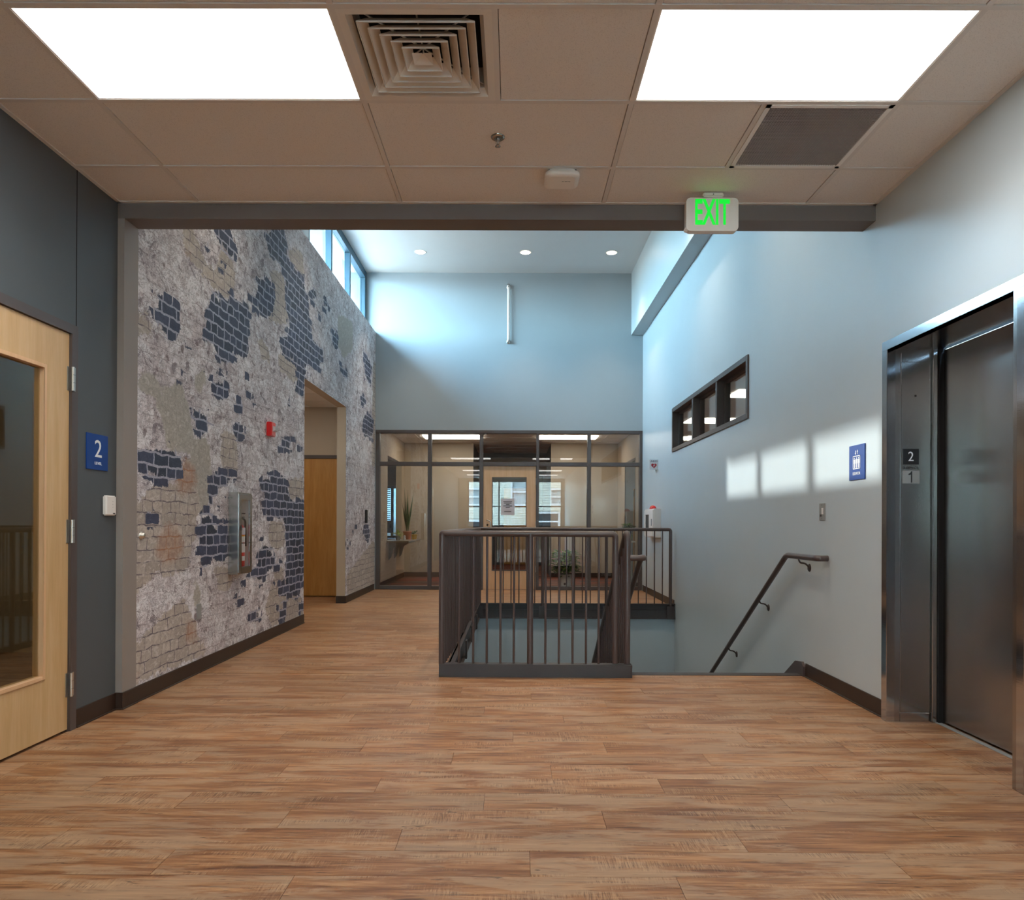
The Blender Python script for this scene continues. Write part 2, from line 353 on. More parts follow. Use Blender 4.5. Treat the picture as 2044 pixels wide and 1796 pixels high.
# ---------------------------------------------------------------- mesh helpers
class MB:
    def __init__(s): s.v = []; s.f = []; s.sm = []
    def add(s, vs, fs, smooth=False):
        o = len(s.v); s.v += [tuple(x) for x in vs]; s.f += [tuple(i+o for i in f) for f in fs]; s.sm += [smooth]*len(fs); return s
    def box(s, x0, x1, y0, y1, z0, z1):
        x0, x1 = sorted((x0, x1)); y0, y1 = sorted((y0, y1)); z0, z1 = sorted((z0, z1))
        v = [(x, y, z) for z in (z0, z1) for y in (y0, y1) for x in (x0, x1)]
        return s.add(v, [(0, 2, 3, 1), (4, 5, 7, 6), (0, 1, 5, 4), (2, 6, 7, 3), (0, 4, 6, 2), (1, 3, 7, 5)])
    def prism(s, pts, axis, a, b):
        """polygon pts (2d) extruded along axis from a to b; 2d coords are the two other axes in xyz order"""
        def mk(p, t):
            return {'X': (t, p[0], p[1]), 'Y': (p[0], t, p[1]), 'Z': (p[0], p[1], t)}[axis]
        n = len(pts); v = [mk(p, a) for p in pts]+[mk(p, b) for p in pts]
        return s.add(v, [tuple(range(n-1, -1, -1)), tuple(range(n, 2*n))]+[(i, (i+1) % n, n+(i+1) % n, n+i) for i in range(n)])
    def tube(s, path, r, seg=10, cap=True):
        P = [Vector(p) for p in path]; n = len(P); R = r if isinstance(r, (list, tuple)) else [r]*n
        T = []
        for i in range(n):
            t = (P[min(i+1, n-1)]-P[max(i-1, 0)]); T.append(t.normalized())
        a = Vector((0, 0, 1)) if abs(T[0].z) < .9 else Vector((1, 0, 0))
        u = T[0].cross(a).normalized(); V = []
        for i in range(n):
            u = (u - T[i]*u.dot(T[i])).normalized(); w_ = T[i].cross(u)
            k = 1.0
            if 0 < i < n-1:
                c = (P[i]-P[i-1]).normalized().dot((P[i+1]-P[i]).normalized()); k = 1
            V += [P[i]+(u*math.cos(2*math.pi*j/seg)+w_*math.sin(2*math.pi*j/seg))*R[i]*k for j in range(seg)]
        F = [(i*seg+j, i*seg+(j+1) % seg, (i+1)*seg+(j+1) % seg, (i+1)*seg+j) for i in range(n-1) for j in range(seg)]
        s.add(V, F, True)
        if cap:
            s.add(V[:seg], [tuple(range(seg-1, -1, -1))]); s.add(V[-seg:], [tuple(range(seg))])
        return s
    def lathe(s, prof, o, axis='Z', seg=20, smooth=True):
        V = []
        for r, h in prof:
            for j in range(seg):
                a = 2*math.pi*j/seg; c, d = r*math.cos(a), r*math.sin(a)
                V.append({'Z': (o[0]+c, o[1]+d, o[2]+h), 'X': (o[0]+h, o[1]+c, o[2]+d), 'Y': (o[0]+c, o[1]+h, o[2]+d)}[axis])
        n = len(prof)
        F = [(i*seg+j, i*seg+(j+1) % seg, (i+1)*seg+(j+1) % seg, (i+1)*seg+j) for i in range(n-1) for j in range(seg)]
        s.add(V, F, smooth)
        s.add(V[:seg], [tuple(range(seg))]); s.add(V[-seg:], [tuple(range(seg))])
        return s
    def walls(s, axis, a, b, u0, u1, z0, z1, holes=()):
        """slab with thickness a..b along axis; plan extent u0..u1, holes (ua,ub,za,zb)"""
        us = sorted({u0, u1, *[h[0] for h in holes], *[h[1] for h in holes]}); zs = sorted({z0, z1, *[h[2] for h in holes], *[h[3] for h in holes]})
        us = [t for t in us if u0 <= t <= u1]; zs = [t for t in zs if z0 <= t <= z1]
        for i in range(len(us)-1):
            run = None
            for j in range(len(zs)-1):
                um, zm = (us[i]+us[i+1])/2, (zs[j]+zs[j+1])/2
                hit = any(h[0] < um < h[1] and h[2] < zm < h[3] for h in holes)
                if not hit: run = (run[0], zs[j+1]) if run else (zs[j], zs[j+1])
                if hit or j == len(zs)-2:
                    if run:
                        (s.box(a, b, us[i], us[i+1], *run) if axis == 'X' else s.box(us[i], us[i+1], a, b, *run)); run = None
        return s
    def build(s, name, m, parent=None, bevel=0, seg=1):
        me = bpy.data.meshes.new(name); me.from_pydata(s.v, [], s.f)
        me.materials.append(MT[m] if isinstance(m, str) else m)
        me.polygons.foreach_set('use_smooth', s.sm)
        if bevel or True:
            bm = bmesh.new(); bm.from_mesh(me)
            bmesh.ops.recalc_face_normals(bm, faces=bm.faces)
            if bevel:
                bmesh.ops.remove_doubles(bm, verts=bm.verts, dist=1e-5)
                bmesh.ops.bevel(bm, geom=[e for e in bm.edges if len(e.link_faces) == 2 and e.calc_face_angle(0) > .6], offset=bevel, segments=seg, affect='EDGES', clamp_overlap=True)
            bm.to_mesh(me); bm.free()
        o = bpy.data.objects.new(name, me); COL.objects.link(o)
        if parent: o.parent = parent
        return o
def B(*a): return MB().box(*a)
def T(path, r, seg=10): return MB().tube(path, r, seg)
def bend(pts, r, n=6):
    """round the corners of a polyline"""
    P = [Vector(p) for p in pts]; out = [P[0]]
    for i in range(1, len(P)-1):
        a = (P[i-1]-P[i]); b = (P[i+1]-P[i]); d = min(r, a.length*.45, b.length*.45)
        p0 = P[i]+a.normalized()*d; p1 = P[i]+b.normalized()*d
        for t in range(n+1):
            t /= n; out.append(p0*(1-t)**2+P[i]*2*t*(1-t)+p1*t*t)
    out.append(P[-1]); return out
def tag(o, label, cat, group=None, kind=None):
    o['label'] = label; o['category'] = cat
    if group: o['group'] = group
    if kind: o['kind'] = kind
    return o
def thing(name, label, cat, loc=(0, 0, 0), group=None, kind=None):
    o = bpy.data.objects.new(name, None); COL.objects.link(o); o.location = loc; o.empty_display_size = .1
    bpy.context.view_layer.update()
    return tag(o, label, cat, group, kind)
def put(o, parent):
    """parent a world-space mesh keeping its place"""
    o.parent = parent; o.matrix_parent_inverse = Matrix.Translation(parent.location).inverted(); return o
def part(mb, name, m, parent, bevel=0, seg=1):
    o = mb.build(name, m, None, bevel, seg)
    root = parent
    o.parent = parent
    loc = Vector((0, 0, 0)); q = parent
    while q: loc += q.location; q = q.parent
    for v in o.data.vertices: v.co -= loc
    return o
def text(s, center, xax, zax, w_, h_, m, parent, name='lettering', depth=.0015, bold=0.0):
    c = bpy.data.curves.new('txt', 'FONT'); c.body = s; c.extrude = .02; c.resolution_u = 3; c.offset = bold
    t = bpy.data.objects.new('txt', c); COL.objects.link(t)
    bpy.context.view_layer.update()
    me = bpy.data.meshes.new_from_object(t.evaluated_get(bpy.context.evaluated_depsgraph_get()))
    bpy.data.objects.remove(t); bpy.data.curves.remove(c)
    V = [v.co.copy() for v in me.vertices]
    mn = [min(v[i] for v in V) for i in range(3)]; mxx = [max(v[i] for v in V) for i in range(3)]
    X = Vector(xax).normalized(); Z = Vector(zax).normalized(); Nn = X.cross(Z)   # towards the viewer
    mb = MB()
    mb.add([Vector(center)+X*((v.x-(mn[0]+mxx[0])/2)/(mxx[0]-mn[0])*w_)+Z*((v.y-(mn[1]+mxx[1])/2)/(mxx[1]-mn[1])*h_)+Nn*((v.z-mn[2])/(mxx[2]-mn[2])*depth) for v in V],
           [tuple(p.vertices) for p in me.polygons])
    bpy.data.meshes.remove(me)
    return part(mb, name, m, parent)

# ================================================================ SETTING
LA, LB, RX = -2.396, -2.358, 2.166          # left grey wall, mural wall, right wall
FY, FYB, SY = 4.343, 4.483, 12.217          # header front/back, storefront wall
CZ, UZ = 3.048, 5.362                       # low ceiling, clerestory ceiling
WY0, WY1 = 5.40, 9.75                       # stairwell front and back edge
WX0 = -.50                                  # stairwell left edge
YR = -6.5                                   # rear wall
def struct(name, mb, m, label, cat, bevel=0):
    o = mb.build(name, m, None, bevel); return tag(o, label, cat, kind='structure')

# floor: single slab pieces round the stairwell, planks in front
fl = struct('floor', MB().box(-2.6, 2.5, YR-.2, .95, -.25, 0).box(-2.6, 2.166, .95, WY0, -.25, -.004).box(2.166, 2.6, .95, WY0, -.25, -.002)
            .box(-2.6, WX0, WY0, 12.36, -.14, 0).box(WX0, 2.166, WY1+.001, 12.36, -.14, 0).box(-4.7, -2.6, 7.0, 11.2, -.25, 0),
            'floor', 'floor of brown wood-look planks running across the lobby', 'floor')
MT['plankmesh'] = MT['floor']
r0, r1 = int(.95//PW)+1, int(WY0//PW)
pl_cache = {}
def plank(x0, x1, y0, y1):
    w2, h2 = round((x1-x0)/2-.0004, 5), round((y1-y0)/2-.0004, 5)
    key = (w2, h2)
    if key not in pl_cache:
        o = MB().box(-w2, w2, -h2, h2, -.004, 0).build('plank', 'floor', None, .0006)
        pl_cache[key] = o.data
    else:
        o = bpy.data.objects.new('plank', pl_cache[key]); COL.objects.link(o)
    o.location = ((x0+x1)/2, (y0+y1)/2, 0); o.parent = fl
y = .95
rows = [(.95, r0*PW)] + [(r*PW, (r+1)*PW) for r in range(r0, r1)] + [(r1*PW, WY0-.012)]
for (ya, yb) in rows:
    if yb-ya < .004: continue
    row = math.floor(((ya+yb)/2)/PW); off = ((row*.381) % 1)*PL
    k0 = math.floor((LA+off)/PL)
    for k in range(k0, k0+6):
        xa, xb = max(k*PL-off, LA), min((k+1)*PL-off, RX)
        if xb-xa > .01: plank(xa, xb, ya, yb)

# low ceiling : tiles in a T-bar grid
ce = struct('ceiling', MB().box(-2.6, 2.6, YR-.2, FY+.05, 3.30, 3.45), 'void', 'suspended ceiling of speckled mineral tiles in a grid', 'ceiling')
GX, GY, TW, TD = .528, 3.289, 1.2192, .6096
xs = [LA]+[GX+TW*i for i in (-2, -1, 0, 1)]+[RX]
ys = sorted([GY+TD*i for i in range(-16, 2)]+[FY])
ys = [t for t in ys if t > YR]; ys = [YR]+ys
LIGHTS = {(1, 3.289), (3, 3.289)}
skip = set()
def cellkey(i, ytop): return (i, round(ytop, 2))
light_rows = [3.289, 3.289-8*TD, 3.289-12*TD]
for lr in light_rows:
    skip.add(cellkey(1, lr)); skip.add(cellkey(3, lr))
skip.add(cellkey(2, 3.289)); skip.add(cellkey(3, 3.8986))
tile_cache = {}
def ctile(x0, x1, y0, y1):
    g = .0148
    a, b_ = round((x1-x0)/2-g, 4), round((y1-y0)/2-g, 4)
    if a < .01 or b_ < .01: return
    if (a, b_) not in tile_cache:
        o = MB().box(-a, a, -b_, b_, 0, .015).build('ceiling_tile', 'tile'); tile_cache[(a, b_)] = o.data
    else:
        o = bpy.data.objects.new('ceiling_tile', tile_cache[(a, b_)]); COL.objects.link(o)
    o.location = ((x0+x1)/2, (y0+y1)/2, CZ+.004+.0); o.parent = ce
for j in range(len(ys)-1):
    for i in range(len(xs)-1):
        if cellkey(i, ys[j+1]) in skip: continue
        ctile(xs[i], xs[i+1], ys[j], ys[j+1])
ctile(-.0816, GX, 2.6794, 3.289); ctile(GX, GX+TW/2, 3.289, 3.8986)
gb = 'grid_bar'
for x in xs[1:-1]: part(B(x-.012, x+.012, YR, FY, CZ, CZ+.03), gb, 'grid', ce)
for y in ys[1:-1]: part(B(LA, RX, y-.012, y+.012, CZ-.0005, CZ+.03), gb, 'grid', ce)
part(B(-.0936, -.0696, 2.69, 3.28, CZ, CZ+.03), gb, 'grid', ce); part(B(1.1256, 1.1496, 3.30, 3.89, CZ, CZ+.03), gb, 'grid', ce)
for a in ((LA, LA+.022, YR, FY), (RX-.022, RX, YR, FY), (LA, RX, FY-.022, FY)): part(B(*a, CZ-.001, CZ+.03), gb, 'grid', ce)

# walls
wl = struct('wall_left', MB().walls('X', LA-.13, LA, YR, FY, 0, 3.4, [(2.90, 3.935, -1, 2.188)]), 'wall_grey', 'dark grey left wall around the glazed maple door', 'wall')
part(B(LA, LA+.0015, 3.934, 3.939, 2.19, CZ), 'control_joint', 'void', wl)
# taupe cased opening: left pier and header
struct('trim_1', MB().box(LA-.10, -2.355, FY, FYB+.02, 0, 2.955), 'taupe', 'taupe pier at the left end of the wide opening', 'pier')
struct('trim_2', MB().box(LA-.10, RX+.0, FY, FYB+.02, 2.955, UZ+.1), 'header', 'taupe header beam across the top of the wide opening', 'header beam')
# mural wall
holes = [(8.10, 10.10, -1, 2.745), (5.975, 6.245, .715, 1.355)]
wm = struct('wall_left', MB().walls('X', LB-.126, LB-.002, FYB+.02, SY, 0, 4.353, holes), 'wall_beige', 'left wall beyond the opening covered in a weathered brick mural', 'wall')
MURAL = {
 'blue': [[[4.74,2.63],[4.9,2.64],[5.06,2.64],[5.07,2.48],[5.11,2.46],[4.95,2.38],[4.79,2.38],[4.76,2.47],[4.7,2.48]],[[5.61,2.97],[5.76,2.98],[5.78,2.92],[5.98,2.94],[5.98,3.04],[6.42,3.06],[6.41,3.0],[6.34,2.87],[6.45,2.81],[6.27,2.74],[6.43,2.7],[6.34,2.58],[6.05,2.56],[6.03,2.51],[5.93,2.45],[5.94,2.42],[5.79,2.4],[5.61,2.48],[5.64,2.52],[5.32,2.52],[5.33,2.55],[5.49,2.59],[5.52,2.78],[5.61,2.89]],[[5.52,3.4],[5.94,3.57],[6.08,3.39],[6.1,3.32],[5.95,3.3],[5.77,3.33],[5.68,3.38]],[[5.46,3.28],[5.6,3.31],[5.6,3.23],[5.46,3.19]],[[5.73,3.25],[5.84,3.26],[5.83,3.17],[5.74,3.16]],[[6.81,3.93],[7.32,4.14],[7.51,3.95],[7.46,3.84],[7.86,3.86],[8.11,3.82],[8.2,3.65],[8.29,3.44],[8.32,3.28],[8.93,3.28],[8.83,3.1],[8.64,2.95],[8.21,2.94],[8.16,2.78],[7.78,2.77],[7.78,2.86],[7.25,2.84],[7.24,2.97],[7.57,3.12],[7.57,3.24],[7.42,3.29],[7.42,3.47],[7.37,3.63],[7.19,3.71],[6.85,3.69]],[[6.7,3.4],[6.85,3.4],[7.11,3.4],[7.06,3.31],[7.02,3.17],[6.86,3.08],[6.66,3.05],[6.59,3.18],[6.6,3.26]],[[6.34,3.15],[6.57,3.17],[6.57,3.11],[6.34,3.09]],[[8.26,3.83],[8.62,3.92],[8.62,3.81],[8.38,3.65],[8.26,3.7]],[[8.85,3.92],[9.2,3.92],[9.16,3.81],[8.92,3.8]],[[8.44,3.57],[8.89,3.7],[8.82,3.59],[8.5,3.5]],[[9.2,3.6],[9.62,3.66],[9.62,3.43],[9.36,3.4]],[[11.19,3.83],[11.81,3.76],[11.82,3.36],[11.36,3.39]],[[11.32,2.79],[12.02,2.79],[12.02,2.53],[11.16,2.5]],[[5.07,2.35],[5.32,2.35],[5.31,2.31],[5.1,2.3]],[[4.89,2.22],[5.09,2.22],[5.08,2.17],[4.93,2.18]],[[5.63,2.26],[5.95,2.28],[5.96,2.21],[5.87,2.12],[5.6,2.13],[5.59,2.19]],[[5.17,1.97],[5.54,1.96],[5.54,1.9],[5.29,1.89],[5.2,1.91]],[[5.29,1.88],[5.72,1.9],[5.72,1.82],[5.49,1.81],[5.49,1.76],[5.4,1.76],[5.4,1.82],[5.29,1.81]],[[6.04,1.97],[6.23,1.98],[6.25,1.86],[6.07,1.81]],[[6.21,2.42],[6.38,2.43],[6.36,2.37],[6.21,2.37]],[[6.01,2.12],[6.4,2.12],[6.39,2.07],[6.01,2.07]],[[6.13,2.2],[6.25,2.21],[6.23,2.13],[6.13,2.13]],[[6.4,2.29],[6.62,2.27],[6.62,2.21],[6.37,2.22]],[[7.94,2.77],[8.07,2.76],[7.99,2.51],[7.73,2.51],[7.58,2.36],[7.42,2.3],[7.48,2.4],[7.73,2.55]],[[9.71,3.27],[10.22,3.28],[10.22,3.14],[9.83,3.15]],[[11.1,3.11],[11.48,3.09],[11.37,2.91],[11.05,2.92]],[[6.44,3.36],[6.62,3.37],[6.58,3.31],[6.4,3.3]],[[4.49,1.59],[4.66,1.61],[5.1,1.62],[5.11,1.56],[5.22,1.53],[5.04,1.47],[5.02,1.39],[4.68,1.39],[4.64,1.44],[4.49,1.47]],[[5.56,1.46],[5.96,1.47],[5.95,1.41],[5.72,1.4],[5.72,1.26],[5.56,1.27]],[[5.7,1.52],[5.88,1.53],[5.86,1.47],[5.71,1.47]],[[5.96,1.54],[6.13,1.55],[6.13,1.49],[5.96,1.48]],[[5.37,1.19],[5.66,1.19],[5.66,1.11],[5.93,1.09],[5.99,0.97],[5.83,0.92],[5.99,0.91],[5.97,0.81],[5.73,0.83],[5.6,0.88],[5.34,0.89],[5.44,1.0],[5.36,1.04]],[[5.18,0.89],[5.3,0.89],[5.3,0.81],[5.19,0.82]],[[5.44,0.82],[5.6,0.81],[5.6,0.73],[5.45,0.75]],[[6.65,1.53],[7.13,1.6],[7.52,1.54],[7.55,1.39],[8.14,1.33],[8.15,0.55],[7.9,0.29],[7.23,0.38],[7.2,0.53],[7.47,0.51],[7.41,0.78],[7.47,0.9],[7.38,1.15],[6.89,1.17],[6.77,1.29],[6.89,1.39],[6.65,1.44]],[[6.68,0.96],[7.09,0.88],[7.09,0.72],[7.04,0.67],[6.87,0.66],[6.85,0.58],[6.6,0.55],[6.53,0.68],[6.57,0.77],[6.71,0.84]],[[7.07,0.8],[7.39,0.71],[7.36,0.66],[7.12,0.71]],[[6.92,0.58],[7.12,0.57],[7.07,0.51]],[[7.23,0.31],[7.51,0.26],[7.48,0.14],[7.21,0.17]],[[7.9,0.27],[8.16,0.24],[8.16,0.07],[7.87,0.14]],[[7.29,0.16],[7.45,0.14],[7.42,0.07],[7.28,0.09]],[[6.07,0.46],[6.32,0.44],[6.3,0.38],[6.07,0.4]],[[6.41,0.35],[6.78,0.33],[6.74,0.2],[6.41,0.23]],[[4.6,1.24],[4.78,1.18],[4.77,1.11],[4.64,1.12]],[[6.3,0.68],[6.57,0.67],[6.51,0.6],[6.32,0.61]],[[7.05,1.95],[7.66,2.0],[7.72,1.92],[7.26,1.88]],[[7.78,2.0],[8.0,2.02],[8.0,1.91],[7.78,1.91]],[[6.01,1.96],[6.28,1.97],[6.24,1.84],[6.05,1.82]],[[6.79,1.54],[7.08,1.57],[7.08,1.52],[6.79,1.47]],[[11.3,2.82],[12.06,2.89],[12.0,2.53],[11.18,2.49]],[[11.27,1.08],[11.77,1.07],[11.71,0.79],[11.34,0.85]],[[10.15,0.88],[10.41,0.87],[10.41,0.8],[10.15,0.81]],[[10.49,1.05],[10.84,1.07],[10.84,1.02],[10.49,1.0]]],
 'tan': [[[5.05,3.2],[5.27,3.3],[5.42,3.16],[5.47,3.13],[5.69,3.1],[5.98,3.04],[5.95,2.93],[5.61,2.97],[5.28,3.02],[5.09,3.03],[5.18,3.09]],[[4.47,2.44],[4.63,2.44],[4.75,2.39],[4.73,2.31],[4.62,2.31],[4.48,2.28]],[[6.85,3.51],[7.32,3.67],[7.47,3.51],[7.52,3.23],[7.24,3.1],[6.98,3.08],[6.74,3.04],[7.06,3.24],[7.11,3.4]],[[7.51,3.98],[8.02,4.13],[8.08,3.84],[7.86,3.86],[7.51,3.83]],[[5.74,3.33],[6.07,3.33],[6.07,3.09],[5.86,3.07],[5.69,3.12]],[[7.16,2.82],[7.78,2.86],[7.94,2.66],[7.53,2.62],[7.16,2.69]],[[6.52,2.81],[6.86,2.83],[7.03,2.69],[6.75,2.63]],[[11.99,3.8],[12.24,3.86],[12.28,2.09],[11.91,2.06]],[[4.49,1.23],[4.75,1.39],[5.05,1.39],[5.12,1.58],[5.56,1.67],[5.62,1.48],[5.56,1.21],[5.35,1.18],[5.38,1.02],[5.21,0.9],[5.27,0.8],[5.05,0.76],[4.74,0.79],[4.5,0.82]],[[4.5,0.37],[4.76,0.45],[5.13,0.6],[5.33,0.41],[5.39,0.25],[5.64,0.13],[5.39,0.12],[4.81,0.14],[4.5,0.11]],[[5.8,1.87],[6.13,1.86],[6.13,1.48],[5.96,1.53],[5.8,1.57]],[[6.94,1.15],[7.38,1.15],[7.47,0.9],[7.2,0.85],[6.94,0.9]],[[7.05,0.52],[8.09,0.28],[8.1,0.05],[7.05,0.13],[6.81,0.32]],[[7.09,0.72],[7.42,0.67],[7.42,0.51],[7.05,0.56]],[[5.7,0.72],[5.97,0.7],[6.12,0.65],[5.98,0.56],[5.77,0.58]],[[5.44,0.89],[5.73,0.77],[5.97,0.8],[5.97,0.7],[5.7,0.72]],[[7.51,1.58],[8.07,1.62],[8.07,1.33],[7.55,1.39]],[[10.18,0.4],[12.19,0.85],[12.36,-0.04],[10.19,0.11]],[[4.5,0.79],[4.71,0.78],[4.69,0.69],[4.5,0.71]]],
 'green': [[[4.75,1.95],[5.1,2.14],[5.2,1.97],[5.29,1.86],[5.2,1.64],[4.86,1.6],[4.87,1.76],[4.73,1.87]],[[9.62,3.91],[10.48,4.05],[10.49,3.63],[9.95,3.39],[9.54,3.5]],[[4.51,2.05],[4.64,2.11],[4.83,2.08],[4.73,1.95],[4.51,1.93]],[[5.29,2.2],[5.54,2.3],[5.49,2.13],[5.31,2.07]],[[5.12,1.74],[5.56,1.77],[5.62,1.48],[5.56,1.21],[5.38,1.26],[5.32,1.49]],[[5.27,0.75],[5.45,0.61],[5.42,0.4],[5.33,0.49]]],
 'rust': [[[5.09,3.06],[5.3,3.12],[5.21,3.01],[5.09,3.02]],[[4.81,1.95],[4.97,1.94],[4.93,1.9],[4.83,1.9]],[[5.12,1.61],[5.35,1.51],[5.36,1.39],[5.13,1.32],[4.98,1.39]],[[4.7,0.91],[4.9,1.14],[5.17,1.03],[5.14,0.89],[4.93,0.84]],[[4.49,0.25],[4.62,0.17],[4.53,0.12]],[[5.18,0.49],[5.45,0.25],[5.19,0.26]],[[5.83,0.92],[5.97,0.89],[5.97,0.84],[5.83,0.85]]],
}

def mural_skin():
    y0, y1, z0, z1, st = FYB+.02, SY, .06, 4.353, .025
    Y = np.arange(y0, y1+st*.5, st); Y[-1] = y1
    Z = np.arange(z0, z1+st*.5, st); Z[-1] = z1
    def snap(A_, vals):
        for v in vals: A_[np.argmin(abs(A_-v))] = v
    snap(Y, (8.10, 10.10, 5.975, 6.245)); snap(Z, (2.745, .715, 1.355))
    YY, ZZ = np.meshgrid(Y, Z, indexing='ij'); P = np.stack([YY.ravel(), ZZ.ravel()], 1)
    def pip(poly):
        r = np.zeros(len(P), bool); n = len(poly)
        for i in range(n):
            a, b = poly[i], poly[(i+1) % n]
            if a[1] == b[1]: continue
            c = (P[:, 1] > min(a[1], b[1])) & (P[:, 1] <= max(a[1], b[1]))
            xi = a[0]+(P[:, 1]-a[1])*(b[0]-a[0])/(b[1]-a[1])
            r ^= c & (P[:, 0] < xi)
        return r
    me = bpy.data.meshes.new('wallpaper'); ny, nz = YY.shape
    idx = np.arange(ny*nz).reshape(ny, nz)
    ym = (Y[:-1]+Y[1:])/2; zm = (Z[:-1]+Z[1:])/2
    keep = np.ones((ny-1, nz-1), bool)
    for (a, b, c, d) in holes: keep &= ~(((ym > a) & (ym < b))[:, None] & ((zm > c) & (zm < d))[None, :])
    q = np.stack([idx[:-1, :-1], idx[1:, :-1], idx[1:, 1:], idx[:-1, 1:]], -1)[keep]
    me.vertices.add(ny*nz); co = np.stack([np.full(ny*nz, LB), P[:, 0], P[:, 1]], 1).astype(np.float32); me.vertices.foreach_set('co', co.ravel())
    me.loops.add(q.size); me.loops.foreach_set('vertex_index', q.ravel().astype(np.int32))
    me.polygons.add(len(q)); me.polygons.foreach_set('loop_start', np.arange(0, q.size, 4, dtype=np.int32)); me.polygons.foreach_set('loop_total', np.full(len(q), 4, np.int32))
    me.update(calc_edges=True)
    for nm, polys in MURAL.items():
        m_ = np.zeros(len(P), bool)
        for poly in polys: m_ |= pip(poly)
        a = m_.astype(np.float32).reshape(ny, nz)
        for _ in range(7 if nm == 'blue' else 6):
            pad = np.pad(a, 1, mode='edge')
            a = sum(pad[i:i+ny, j:j+nz] for i in range(3) for j in range(3))/9
        at = me.attributes.new(nm, 'FLOAT', 'POINT'); at.data.foreach_set('value', a.ravel().astype(np.float32))
    me.materials.append(MT['mural'])
    o = bpy.data.objects.new('wallpaper', me); COL.objects.link(o); o.parent = wm
mural_skin()
# clerestory band above the mural
KX = -2.516
struct('wall_left', MB().box(KX-.2, KX, FYB, 8.78, 4.353, UZ+.1).box(KX-.25, LB-.126, FYB, SY+.2, 4.20, 4.352), 'wall_light', 'pale wall strip beside the clerestory windows above the mural', 'wall')
wi = thing('window_1', 'clerestory window strip with blue grey frame high above the mural', 'window', (KX, 10.5, 4.36), kind='structure')
part(MB().box(KX-.09, KX, 8.78, SY, 5.24, UZ).box(KX-.09, KX-.02, 8.78, 12.15, 4.353, 4.375).box(KX-.09, KX, 8.78, 8.83, 4.353, 5.24), 'frame', 'alu', wi)
for a, b in ((9.87, 9.93), (10.98, 11.04), (12.10, SY)): part(B(KX-.085, KX, a, b, 4.353, 5.24), 'mullion', 'alu', wi, .003)
for a, b in ((8.83, 9.87), (9.93, 10.98), (11.04, 12.10)): part(B(KX-.066, KX-.060, a, b, 4.375, 5.24), 'pane', 'pane', wi)
struct('trim_3', MB().box(-3.50, KX-.01, 7.5, 12.78, UZ+.06, UZ+.2), 'roof', 'roof overhang outside the clerestory windows', 'eave')
# right wall with elevator and interior window openings
wr = struct('wall_right', MB().walls('X', RX, RX+.134, YR, SY+3.1, -1.6, UZ+.1, [(3.03, 4.20, -.01, 2.17), (6.70, 9.87, 2.125, 2.685)]), 'wall_light', 'light grey right wall with elevator, handrail and interior window', 'wall')
# far wall above the glazed partition
struct('wall_back', MB().box(KX-.3, RX+.2, SY, SY+.15, 2.70, UZ+.1).box(-2.55, -2.349, SY, SY+.15, 0, 2.7), 'wall_light_shaded', 'light grey upper wall above the glazed partition', 'wall')
struct('ceiling', MB().box(KX-.25, RX+.2, FYB-.2, SY+.2, UZ, UZ+.12), 'white_ceiling', 'white plaster ceiling of the tall clerestory space', 'ceiling')
struct('trim_4', MB().box(1.968, RX, FYB+.02, SY, 4.317, UZ), 'wall_light', 'boxed bulkhead along the top of the right wall', 'bulkhead')
struct('wall_rear', MB().walls('Y', YR-.15, YR, -2.6, 2.4, 0, 3.4, [(-2.0, 2.05, .95, 2.95)]), 'wall_beige', 'rear lobby wall behind the camera with a wide window', 'wall')
wi = thing('window_2', 'wide rear window behind the camera seen only in reflections', 'window', (0, YR, .95), kind='structure')
part(MB().box(-2.0, 2.05, YR-.1, YR-.04, .95, 1.0).box(-2.0, 2.05, YR-.1, YR-.04, 2.9, 2.95), 'frame', 'frame', wi)
for x in (-2.0, -.68, .66, 2.0): part(B(x, x+.05, YR-.1, YR-.04, .95, 2.95), 'mullion', 'frame', wi)
part(B(-2.0, 2.05, YR-.09, YR-.05, 1.83, 1.87), 'glazing_bar', 'frame', wi)
part(B(-2.0, 2.05, YR-.073, YR-.068, .97, 2.93), 'pane', 'pane', wi)

# stairwell
struct('wall_back', MB().box(WX0-.12, RX, WY1, WY1+.12, -1.7, -.142), 'stairwell', 'blue grey wall below the far edge of the stairwell', 'wall')
struct('wall_left', MB().box(WX0-.12, WX0, WY0, WY1, -1.7, -.142), 'stairwell', 'blue grey side wall below the left edge of the stairwell', 'wall')
struct('wall_front', MB().box(WX0, RX, WY0-.1, WY0-.005, -1.7, -.255), 'stairwell', 'wall under the front edge of the stairwell', 'wall')
struct('floor', MB().box(WX0-.12, RX+.1, WY0-.1, WY1+.12, -1.8, -1.6), 'tread', 'landing floor at the bottom of the stairwell', 'floor')
tb = struct('trim_5', MB().box(WX0-.0, RX, WY1-.012, WY1, -.15, .055).box(WX0, RX, WY1-.05, WY1+.01, .043, .055).box(WX0, RX, WY1-.05, WY1, -.15, -.138)
       .box(WX0, RX, WY1-.03, WY1, -.035, -.03), 'rail_dark', 'dark steel channel along the far edge of the stairwell', 'steel edge')
for x in (-.463, .386, 1.242, 2.104): part(B(x-.05, x+.05, WY1-.062, WY1-.05, -.15, .02), 'mounting_plate', 'rail_dark', tb)
tb = struct('trim_6', MB().box(WX0, WX0+.012, WY0, WY1, -.15, .055).box(WX0-.01, WX0+.045, WY0, WY1, .043, .055).box(WX0, WX0+.045, WY0, WY1, -.15, -.138), 'rail_dark', 'dark steel channel along the left edge of the stairwell', 'steel edge')
for y in (5.9, 6.85, 7.8, 8.75): part(B(WX0+.045, WX0+.06, y-.05, y+.05, -.15, .02), 'mounting_plate', 'rail_dark', tb)
